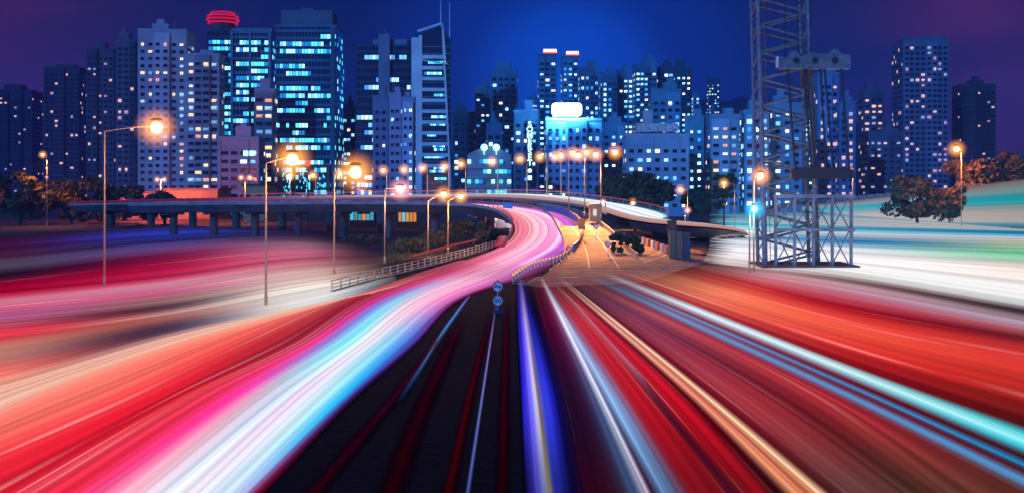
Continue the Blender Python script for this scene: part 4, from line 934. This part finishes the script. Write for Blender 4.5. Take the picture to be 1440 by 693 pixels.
# traffic signal and floodlight pair
def signal():
    p = P(433, 230, 205); z, w, s = zdeck(436); root = empty("traffic_signal", (p.x, p.y, 0), "red traffic signal shining beside the tall orange lamps", "traffic light")
    b = MB(); b.tube((0, 0, 0), (0, 0, p.z - .5), .12, .1, 8); b.build("pole", M["dark_metal"], root); b = MB(); b.box((0, .25, p.z - .4), (.9, .35, 2.4)); b.build("housing", M["dark_metal"], root)
    b = MB(); b.ball((0, -.1, p.z), .55); b.build("red_lens", M["bulb_red"], root, smooth=True)
signal()
def floodpair():
    p = P(350, 217, 300); root = empty("floodlight_mast", (p.x, p.y, 0), "mast with a pair of square cyan floodlights by the banded office block", "floodlight")
    b = MB(); b.tube((0, .4, 0), (0, .4, p.z), .16, .12, 8); b.box((0, .4, p.z), (2.6, .15, .2)); b.build("mast", M["dark_metal"], root)
    for x in (-.95, .95): b = MB(); b.box((x, 0, p.z + .2), (1.35, .4, 1.5)); b.build("floodlight", M["bulb_cyan"], root)
floodpair()

# ------------------------------------------------------------------ trees and shrubs
def foliage(mb, centres, n, leaf, rnd):
    for (cx, cy, cz, rx, ry, rz_) in centres:
        for _ in range(n):
            while True:
                v = Vector((rnd.uniform(-1, 1), rnd.uniform(-1, 1), rnd.uniform(-1, 1)))
                if .25 < v.length < 1: break
            if rnd.random() < .6: v = v.normalized() * rnd.uniform(.75, 1.05)
            c = Vector((cx + v.x * rx, cy + v.y * ry, cz + v.z * rz_)); s = leaf * rnd.uniform(.5, 1.3)
            a = Vector((rnd.gauss(0, 1), rnd.gauss(0, 1), rnd.gauss(0, 1))).normalized(); u = a.orthogonal().normalized(); w = a.cross(u); k = len(mb.v)
            for x, y in ((-s, 0), (0, -s * .55), (s, 0), (0, s * .55)): mb.v.append(tuple(c + u * x + w * y))
            mb.face([k, k + 1, k + 2, k + 3])
def tree(label, px, ybase, x0, x1, ytop, d, m="leaf", seed=0, leaf=.45, name="tree", group=None, clumps=14, n=170, flat=.5, low=0.35):
    rnd = random.Random(seed); w = (x1 - x0) / FPX * d; cx = ((x0 + x1) / 2 - px) / FPX * d; h = CAM_H + (HOR - ytop) / FPX * d
    root = empty(name, ((px - CX) / FPX * d, d, 0), label, "tree" if name == "tree" else "shrub", group)
    cs = []
    for k in range(int(clumps * 1.7)):
        u = rnd.uniform(-1, 1); zz = rnd.uniform(low, .92) * h; r = w * rnd.choice((.07, .09, .12, .15, .2)); lim = max(.05, 1 - ((zz / h - .55) / .6) ** 2)
        cs.append((cx + u * w / 2 * lim * .85, rnd.uniform(-.35, .35) * w * .7, min(zz, h - r * flat), r, r, r * flat * 1.2))
    t = MB()
    t.tube((0, 0, 0), (cx * .3, 0, h * .35), w * .02 + .12, w * .014 + .1, 8)
    for c in (cs[::2] if name == "tree" else []): t.tube((cx * .3, 0, h * .33), (c[0], c[1], c[2]), w * .008 + .06, .03, 6)
    t.build("trunk", M["trunk"], root)
    f = MB(); foliage(f, cs, n, leaf, rnd); f.build("crown", M[m], root)
tree("wide dark spreading tree in front of the billboard block", 905, 300, 848, 948, 243, 245, seed=1, leaf=.7, clumps=22, n=200)
tree("small round tree with a dark top beside the amber lamp", 1018, 300, 1000, 1037, 238, 235, seed=2, leaf=.5, clumps=10)
tree("dark tree at the foot of the pale apartment block before the hill", 985, 300, 960, 1010, 258, 262, seed=12, leaf=.6, clumps=12)
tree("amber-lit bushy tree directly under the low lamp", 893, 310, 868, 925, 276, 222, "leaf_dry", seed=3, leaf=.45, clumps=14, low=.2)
GB = "amber-lit trees near the frame edge"
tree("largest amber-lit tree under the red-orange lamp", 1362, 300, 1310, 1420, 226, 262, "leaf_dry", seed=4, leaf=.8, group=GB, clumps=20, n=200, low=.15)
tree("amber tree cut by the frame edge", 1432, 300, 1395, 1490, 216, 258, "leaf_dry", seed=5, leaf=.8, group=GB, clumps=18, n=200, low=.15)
tree("low dark tree between the backing wall and the tallest violet tower", 1290, 300, 1240, 1330, 246, 268, "leaf", seed=6, leaf=.7, group=GB, clumps=14, low=.2)
tree("dark red-lit tree in front of the long amber-lit building", 232, 300, 190, 268, 268, 262, "leaf", seed=7, leaf=.6, clumps=14, low=.2)
GL = "amber-lit trees beyond the outer road"
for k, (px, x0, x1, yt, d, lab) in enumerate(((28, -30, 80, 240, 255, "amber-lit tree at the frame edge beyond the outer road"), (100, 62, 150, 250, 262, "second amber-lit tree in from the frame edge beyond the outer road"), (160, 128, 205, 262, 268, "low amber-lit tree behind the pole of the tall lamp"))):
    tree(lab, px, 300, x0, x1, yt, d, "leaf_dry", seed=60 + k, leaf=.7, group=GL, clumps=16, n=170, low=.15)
lamp("added amber lamp lighting the trees at the outer road", (60, 218), 66, d=248, r=.5, power=14000, group=GR, color=(1, .30, .08), spot=150)  # lamp added to light these trees amber
GSH = "shrubs on the verge below the flyover"
for k, (px, x0, x1, yt, d, lab) in enumerate(((652, 620, 690, 310, 168, "tall rounded shrub on the verge nearest the curved ramp"), (612, 590, 640, 326, 160, "low shrub by the feet of the slim lamps"), (575, 552, 604, 338, 150, "low shrub behind the whitish lamp pole"),
        (505, 480, 540, 332, 175, "dim shrub beneath the flyover beside the brightest lamp"), (690, 672, 716, 322, 178, "shrub tucked under the bend of the curved ramp"))):
    tree(lab, px, 345, x0, x1, yt, d, "leaf_dry", seed=20 + k, leaf=.35, name="shrub", group=GSH, clumps=10, n=120, low=.15, flat=.7)
for k, (px, x0, x1, yt, d, lab) in enumerate(((868, 855, 884, 327, 146, "dark shrub on the traffic island beside the slip road"), (892, 880, 908, 330, 148, "dark shrub on the traffic island next to the row of barriers"))):
    tree(lab, px, 345, x0, x1, yt, d, "leaf", seed=40 + k, leaf=.3, name="shrub", group="shrubs on the traffic island", clumps=8, n=110, low=.15, flat=.7)
def verge():
    b = MB(); rnd = random.Random(9); pts = [(460, 352), (560, 330), (690, 326), (712, 338), (640, 362), (560, 382)]
    for _ in range(4200):
        px = rnd.uniform(545, 705); t = (px - 470) / 235; y0 = 350 - 22 * min(1, t * 1.6); y1 = 388 - 52 * t
        if y1 - y0 < 3: continue
        p = G(px, rnd.uniform(y0, y1)); a = rnd.uniform(0, 6.28); s = .14; hh = rnd.uniform(.15, .4); k = len(b.v)
        b.v += [(p.x - s * math.cos(a), p.y - s * math.sin(a), 0), (p.x + s * math.cos(a), p.y + s * math.sin(a), 0), (p.x + rnd.uniform(-.1, .1), p.y + rnd.uniform(-.1, .1), hh)]; b.face([k, k + 1, k + 2])
    tag(b.build("verge_grass", M["leaf_dry"]), "dry grass verge below the flyover", "grass", kind="stuff")
verge()

# ------------------------------------------------------------------ headlight cluster on the lower road under the ramp
GH = "headlight streaks on the lower road"
def blob(pts, w, label, z=.9, seed=1, cs=((255, 255, 255), (255, 180, 220))):
    S = spline([(*G(x, y)[:2], z) for x, y in pts], 24); rows, cols = [], []
    for i, v in enumerate(S):
        u = i / 23; r, c = [], []; a = S[max(0, i - 1)]; b_ = S[min(23, i + 1)]; t = Vector((b_[0] - a[0], b_[1] - a[1], 0)).normalized(); s = Vector((t.y, -t.x, 0))
        for j in range(7): f = j / 3 - 1; r.append(Vector(v) + s * w * f); c.append([(cs[0][k] * (1 - u) + cs[1][k] * u) * (1 - .45 * abs(f)) for k in range(3)])
        rows.append(r); cols.append(c)
    tag(streak_mesh("light_streak", rows, cols, seed=seed, h=.25), label, "light streak", GH)
blob([(694, 308), (704, 314), (717, 324), (727, 340)], 3.2, "short glaring white headlight streak under the ramp", z=1.2, cs=((235, 252, 255), (255, 190, 215)))
blob([(692, 318), (700, 330), (708, 345), (700, 356)], 1.0, "short pink tail of light on the lower road under the ramp", cs=((255, 215, 235), (210, 60, 90)))
blob([(690, 330), (672, 345), (630, 356), (580, 372)], .3, "thin red light thread passing behind the cream railing", cs=((200, 70, 90), (190, 80, 70)))

# ------------------------------------------------------------------ railing beside the left carriageway
def cream_railing():
    root = empty("roadside_railing", (0, 0, 0), "cream post-and-rail fence along the bend of the left carriageway", "railing")
    S = spline([(*G(x, y)[:2],) for x, y in ((470, 412), (520, 398), (575, 384), (625, 371), (670, 358), (705, 347), (728, 338))], 40)
    pts = [Vector((q[0] - .3, q[1] + .4, 0)) for q in S]
    rl = MB()
    for z in (.45, .8, 1.15): rl.path([p + Vector((0, 0, z)) for p in pts], .05, 6)
    rl.build("rails", M["rail"], root)
    for p in pts: b = MB(); b.box((p.x, p.y, .62), (.14, .14, 1.24)); b.build("post", M["rail"], root)
    k = MB(); [k.box(((a.x + c.x) / 2, (a.y + c.y) / 2, .1), ((c - a).length + .02, .3, .2), rz=math.atan2(c.y - a.y, c.x - a.x)) for a, c in zip(pts[:-1], pts[1:])]; k.build("kerb", M["concrete"], root)
cream_railing()

# ------------------------------------------------------------------ barriers, delineators, signs, booth
def barrier_seg(mw):
    b = MB(); b.prism([(-1.0, 0), (1.0, 0), (1.0, .25), (.95, .9), (-.95, .9), (-1.0, .25)], -.22, .22); return b
bar_m = [mat("orange_plastic_barrier", (.62, .16, .05), .5), mat("white_plastic_barrier", (.62, .55, .45), .5)]
bm_ = [barrier_seg(0).mesh("road_barrier", m) for m in bar_m]
n_ = 15; pr = [G(846 + 92 * i / (n_ - 1), 322 + 24 * i / (n_ - 1) - 4 * math.sin(math.pi * i / (n_ - 1)), 1.2) for i in range(n_)]
for i, p in enumerate(pr):
    q = pr[min(i + 1, n_ - 1)] if i < n_ - 1 else p + (p - pr[i - 1]); o = bpy.data.objects.new("road_barrier", bm_[i % 2]); col.objects.link(o)
    o.location = (p.x, p.y, 0); o.rotation_euler = (0, 0, math.atan2(q.y - p.y, q.x - p.x)); o.scale = (1, 1, 1.35)
    tag(o, ("orange" if i % 2 == 0 else "off-white") + " plastic barrier in the row below the white carriageway", "barrier", ("orange" if i % 2 == 0 else "off-white") + " barriers below the white carriageway")
def delineator_proto():
    root = empty("delineator_post", (0, 0, 0), "striped delineator post with amber lamp along the tip of the traffic island", "bollard", "delineator posts round the island tip")
    b = MB(); b.tube((0, 0, 0), (0, 0, .08), .3, .26, 10); b.build("base", M["dark_metal"], root)
    b = MB(); b.tube((0, 0, .08), (0, 0, .95), .11, .1, 10); b.build("tube", M["orange_paint"], root)
    b = MB(); b.tube((0, 0, .4), (0, 0, .6), .118, .118, 10); b.build("reflective_band", M["white_paint"], root); b = MB(); b.tube((0, 0, .72), (0, 0, .88), .116, .116, 10); b.build("reflective_band", M["white_paint"], root)
    b = MB(); b.ball((0, 0, 1.06), .14, 8, 6); b.build("amber_lamp", emat("amber_warning_lamp", (255, 180, 70), 1.2), root)
    return root
proto = delineator_proto()
dp_ = spline([(811, 342), (806, 352), (797, 364), (780, 373), (760, 378), (745, 384), (731, 393), (722, 400)], 22)
for i, (px, py) in enumerate(dp_):
    o = proto if i == 0 else link_copy(proto); o.location = G(px, py)
def traffic_sign():
    d = 78.0; root = empty("speed_limit_sign", ((700 - CX) / FPX * d, d, 0), "pole with two round road signs, the lower one reading 50", "road sign")
    s = d / FPX; b = MB(); b.tube((0, .08, 0), (0, .08, CAM_H - (393 - HOR) * s), .05, n=8); b.build("pole", M["steel"], root)
    white, red, blk = mat("white_sign_face", (.8, .8, .8), .4), mat("red_sign_rim", (.6, .03, .04), .4), mat("black_sign_print", (.02, .02, .02), .5)
    for py, txt in ((402.5, None), (422.5, "50")):
        z = CAM_H - (py - HOR) * s; r = 7.6 * s
        f = MB(); f.tube((0, .03, z), (0, -.01, z), r, r, 28); fo = f.build("sign_face", white, root)
        rim = MB(); k = 28
        for i in range(k):
            a0, a1 = 2 * math.pi * i / k, 2 * math.pi * (i + 1) / k; n = len(rim.v)
            for rr_, aa in ((r, a0), (r * .85, a0), (r * .85, a1), (r, a1)): rim.v.append((rr_ * math.cos(aa), -.014, z + rr_ * math.sin(aa)))
            for rr_, aa in ((r, a0), (r * .85, a0), (r * .85, a1), (r, a1)): rim.v.append((rr_ * math.cos(aa), -.030, z + rr_ * math.sin(aa)))
            rim.face([n + 4, n + 7, n + 6, n + 5]); rim.face([n, n + 4, n + 5, n + 1]); rim.face([n + 3, n + 2, n + 6, n + 7]); rim.face([n, n + 3, n + 7, n + 4]); rim.face([n + 1, n + 5, n + 6, n + 2])
        rim.build("rim", red if txt is None else red, fo)
        if txt:
            text_mesh("number", txt, r * 1.25, .006, .008, blk, fo, (0, -.022, z))
        else:
            c = MB()
            for x in (-.4, .4): c.box((x * r, -.02, z), (r * .42, .016, r * .28)); c.tube((x * r - r * .12, -.02, z - r * .18), (x * r - r * .12, -.022, z - r * .18), r * .09, n=8)
            c.build("vehicle_symbols", blk, fo)
            q = MB(); a = R(-45); A = Vector((-.6 * r, -.034, z + .6 * r)); C = Vector((.6 * r, -.034, z - .6 * r)); q.tube(A, C, r * .08, n=6); q.build("diagonal_bar", red, fo)
    b = MB(); z = CAM_H - (440 - HOR) * s; b.box((0, .01, z), (15 * s, .03, 9 * s)); b.build("plate", mat("dark_blue_plate", (.02, .04, .10), .5), root)
traffic_sign()
def round_sign(label, px, py, d, zb, r=.42):
    p = P(px, py, d); root = empty("round_sign", (p.x, p.y, zb), label, "road sign"); h = p.z - zb
    b = MB(); b.tube((0, .06, 0), (0, .06, h), .05, n=6); b.build("pole", M["steel"], root)
    b = MB(); b.tube((0, .03, h), (0, -.02, h), r, r, 20); b.build("rim", mat("red_rim", (.6, .03, .04), .4), root)
    b = MB(); b.tube((0, -.021, h), (0, -.035, h), r * .76, r * .76, 20); b.build("face", mat("white_face", (.8, .8, .78), .4), root)
round_sign("small round red-rimmed sign beside the slip road parapet", 838, 319, 155, .3, .42)
round_sign("low round sign at the foot of the slip road lamp", 855, 343, 138, 0, .4)
def booth():
    d = 172; p = P(837, 312, d); root = empty("guard_booth", (p.x, p.y, max(0, p.z)), "small orange-lit booth with a lit opening above the slip road", "booth")
    h = (312 - 287) / FPX * d; w = 15 / FPX * d; m = mat("ochre_booth_wall", (.6, .36, .16), .7, noise=.2)
    b = MB()
    for x0, x1, z0, z1 in ((-w / 2, w / 2, 0, h * .3), (-w / 2, -w * .2, h * .3, h * .72), (w * .2, w / 2, h * .3, h * .72), (-w / 2, w / 2, h * .72, h * .85)): b.box2((x0, 0, z0), (x1, .25, z1))
    b.box2((-w / 2, .25, 0), (-w / 2 + .2, 1.8, h * .85)); b.box2((w / 2 - .2, .25, 0), (w / 2, 1.8, h * .85)); b.box2((-w / 2, 1.8, 0), (w / 2, 2, h * .85)); b.build("wall", m, root)
    b = MB(); b.box2((-w * .62, -.3, h * .85), (w * .62, 2.3, h)); b.build("roof", m, root)
    b = MB(); b.box2((-w * .2, 1.2, h * .32), (w * .2, 1.3, h * .7)); b.build("lit_window", emat("booth_light", (255, 225, 215), .9), root)
booth()
def arrow_board():
    d = 160; p = P(818, 324, d); root = empty("warning_board", (p.x, p.y, max(0, p.z)), "square orange board on legs blocking the slip road", "sign board"); w = 9.5 / FPX * d; h = 16 / FPX * d
    b = MB(); b.box2((-w / 2, 0, h * .12), (w / 2, .12, h)); b.build("board", M["orange_paint"], root)
    for x in (-.38, .38): b = MB(); b.tube((x * w, .2, 0), (x * w, .2, h * .9), .06, n=6); b.build("leg", M["dark_metal"], root)
    b = MB(); b.box2((-w / 2, -.03, h - .15), (w / 2, -.001, h)); b.box2((-w / 2, -.03, h * .12), (w / 2, -.001, h * .12 + .12)); b.build("frame", M["dark_metal"], root)
arrow_board()
def gantry_sign():
    d = 152; p = P(945, 344, d); root = empty("sign_panel", (p.x, p.y, 0), "dark rectangular sign panel on two posts at the end of the barrier row", "sign board"); w = 11 / FPX * d
    z1 = P(0, 311, d).z; z0 = P(0, 333, d).z; b = MB(); b.box2((-w / 2, 0, z0), (w / 2, .15, z1)); b.build("panel", mat("brown_panel", (.10, .06, .05), .6), root)
    b = MB(); [b.box2(q[0], q[1]) for q in (((-w / 2 - .1, -.05, z0 - .1), (-w / 2, .2, z1 + .1)), ((w / 2, -.05, z0 - .1), (w / 2 + .1, .2, z1 + .1)), ((-w / 2, -.05, z1), (w / 2, .2, z1 + .1)))]; b.build("frame", M["dark_metal"], root)
    for x in (-.35, .35): b = MB(); b.tube((x * w, .25, 0), (x * w, .25, z1), .08, n=6); b.build("post", M["dark_metal"], root)
gantry_sign()
def container():
    d = 138; p = P(956, 350, d); root = empty("equipment_cabinet", (p.x, p.y, 0), "tall dark equipment cabinets standing by the end of the barrier row", "cabinet"); z1 = P(0, 326, d).z
    for k, (x, w) in enumerate(((-1.0, .8), (-.1, .8), (.95, 1.0))): b = MB(); b.box2((x - w / 2, 0, 0), (x + w / 2, 1.0, z1 - .12 * k)); b.box2((x - w / 2 - .05, -.06, z1 - .12 * k), (x + w / 2 + .05, 1.06, z1 - .12 * k + .1)); b.build("cabinet_door", mat("cabinet_paint", (.16, .13, .08) if k < 2 else (.04, .06, .09), .5), root)
container()
def blue_sign():
    d = 184; p = P(714, 296, d); root = empty("direction_sign", (p.x, p.y, p.z - .5), "small blue direction sign on the curved ramp parapet", "road sign")
    b = MB(); b.box2((-.9, 0, .8), (.9, .1, 1.9)); b.build("panel", mat("blue_sign_face", (.02, .2, .6), .4), root); b = MB(); b.tube((-.5, .15, 0), (-.5, .15, 1.8), .07, n=6); b.build("post", M["steel"], root)
blue_sign()

# ------------------------------------------------------------------ lattice crane and hanging crosshead
def crane():
    d = 124.0; root = empty("lattice_crane", ((1105 - CX) / FPX * d, d, 0), "tall pale blue lattice mast with a hanging pulley beam and ropes", "crane")
    s = d / FPX; X = lambda px: (px - 1105) * s; Z = lambda py: CAM_H + (HOR - py) * s
    lc = lambda z: X(1076 - 10 * z / Z(0)); rc = lambda z: X(1150 - 14 * z / Z(0)); zt = Z(-40); dy = 3.6
    for y in (0, dy):
        for f in (lc, rc): b = MB(); b.tube((f(0), y, 0), (f(zt), y, zt), .34 if y == 0 else .24, .30 if y == 0 else .2, 10); b.build("chord", M["crane_paint"], root)
    lac = MB(); n = 11; zs = [zt * k / n for k in range(n + 1)]
    for k in range(n):
        a, c = zs[k], zs[k + 1]; mid = (a + c) / 2
        for y in (0, dy):
            lac.tube((lc(a), y, a), (rc(mid), y, mid), .15, n=6); lac.tube((rc(mid), y, mid), (lc(c), y, c), .15, n=6)
        lac.tube((lc(a), 0, a), (lc(mid), dy, mid), .1, n=6); lac.tube((lc(mid), dy, mid), (lc(c), 0, c), .1, n=6); lac.tube((rc(a), 0, a), (rc(mid), dy, mid), .1, n=6); lac.tube((rc(mid), dy, mid), (rc(c), 0, c), .1, n=6)
    lac.build("lacing", M["crane_paint"], root)
    z0, z1 = Z(100), Z(84)
    poly = [(X(1088), z0), (X(1187), z0), (X(1187), Z(80)), (X(1174), Z(80)), (X(1169), Z(73)), (X(1163), Z(73)), (X(1157), Z(80)), (X(1130), Z(78)), (X(1117), Z(83)), (X(1112), Z(75)), (X(1106), Z(75)), (X(1100), Z(84)), (X(1088), Z(90))]
    b = MB(); b.prism(poly, -2.4, -1.4); bo = b.build("pulley_beam", M["crane_paint"], root)
    for px in (1112, 1138, 1165): q = MB(); q.tube((X(px), -2.55, Z(89)), (X(px), -1.3, Z(89)), .38, .38, 16); q.build("pulley", M["dark_metal"], bo)
    q = MB(); q.box2((X(1086), -2.2, Z(98)), (X(1088.5), -1.6, Z(83))); q.build("end_plate", M["white_paint"], bo)
    for xa, xb in ((1102, 1112), (1124, 1135), (1128, 1140), (1147, 1155), (1153, 1165), (1176, 1187)):
        q = MB(); q.tube((X(xa), -1.9, z0), (X(xb), -1.9, Z(238)), .13, n=6); q.build("rope", M["cable"], root)
    for xa in (1098, 1116, 1133): q = MB(); q.tube((X(xa), -1.9, Z(86)), (X(xa), -1.9, zt), .05, n=5); q.build("hoist_rope", M["cable"], root)
    b = MB(); b.prism([(X(1106), Z(252)), (X(1192), Z(252)), (X(1192), Z(240)), (X(1180), Z(236)), (X(1116), Z(236)), (X(1106), Z(242))], -2.3, -1.5); b.build("lower_block", M["dark_metal"], root)
    # lower trestle that carries the mast
    tr = MB()
    for px in (1084, 1110, 1136, 1162, 1188): tr.box2((X(px) - .16, -2.45, 0), (X(px) + .16, -2.15, Z(275)))
    for k, (pa, pb) in enumerate(((1084, 1110), (1110, 1136), (1136, 1162), (1162, 1188))):
        for za, zb in ((Z(372), Z(322)), (Z(322), Z(276))):
            tr.tube((X(pa), -1.9, za), (X(pb), -1.9, zb), .08, n=6); tr.tube((X(pb), -1.75, za), (X(pa), -1.75, zb), .08, n=6)
    for py in (276, 322): tr.box2((X(1080), -2.75, Z(py) - .2), (X(1192), -2.61, Z(py) + .2))
    tr.build("trestle", mat("pale_trestle_steel", (.20, .23, .26), .6, noise=.3, nscale=1), root)
    b = MB()
    for q in (-.28, .28): b.tube((lc(0) + q + .9, dy * .5, 0), (lc(zt) + q + .9, dy * .5, zt), .05, n=5)
    for q in range(int(zt / .9)): b.tube((lc(q * .9) + .62, dy * .5, q * .9), (lc(q * .9) + 1.18, dy * .5, q * .9), .035, n=4)
    b.build("ladder", M["steel"], root)
    b = MB(); b.box2((X(1064), -3.0, 0), (X(1198), dy + .8, .35)); b.build("base", M["dark_concrete"], root)
crane()

# ------------------------------------------------------------------ night haze over the whole place
def haze():
    b = MB(); b.box2((-2600, -200, -2), (2600, 3100, 330)); m = bpy.data.materials.new("night_haze"); m.use_nodes = True; t = m.node_tree; t.nodes.clear()
    o = N(t, "ShaderNodeOutputMaterial"); v = N(t, "ShaderNodeVolumePrincipled"); v.inputs["Color"].default_value = (.16, .40, 1, 1); v.inputs["Density"].default_value = .0003
    t.links.new(v.outputs[0], o.inputs["Volume"]); m.cycles.homogeneous_volume = True if hasattr(m.cycles, "homogeneous_volume") else True
    tag(b.build("haze", m), kind="stuff")
haze()
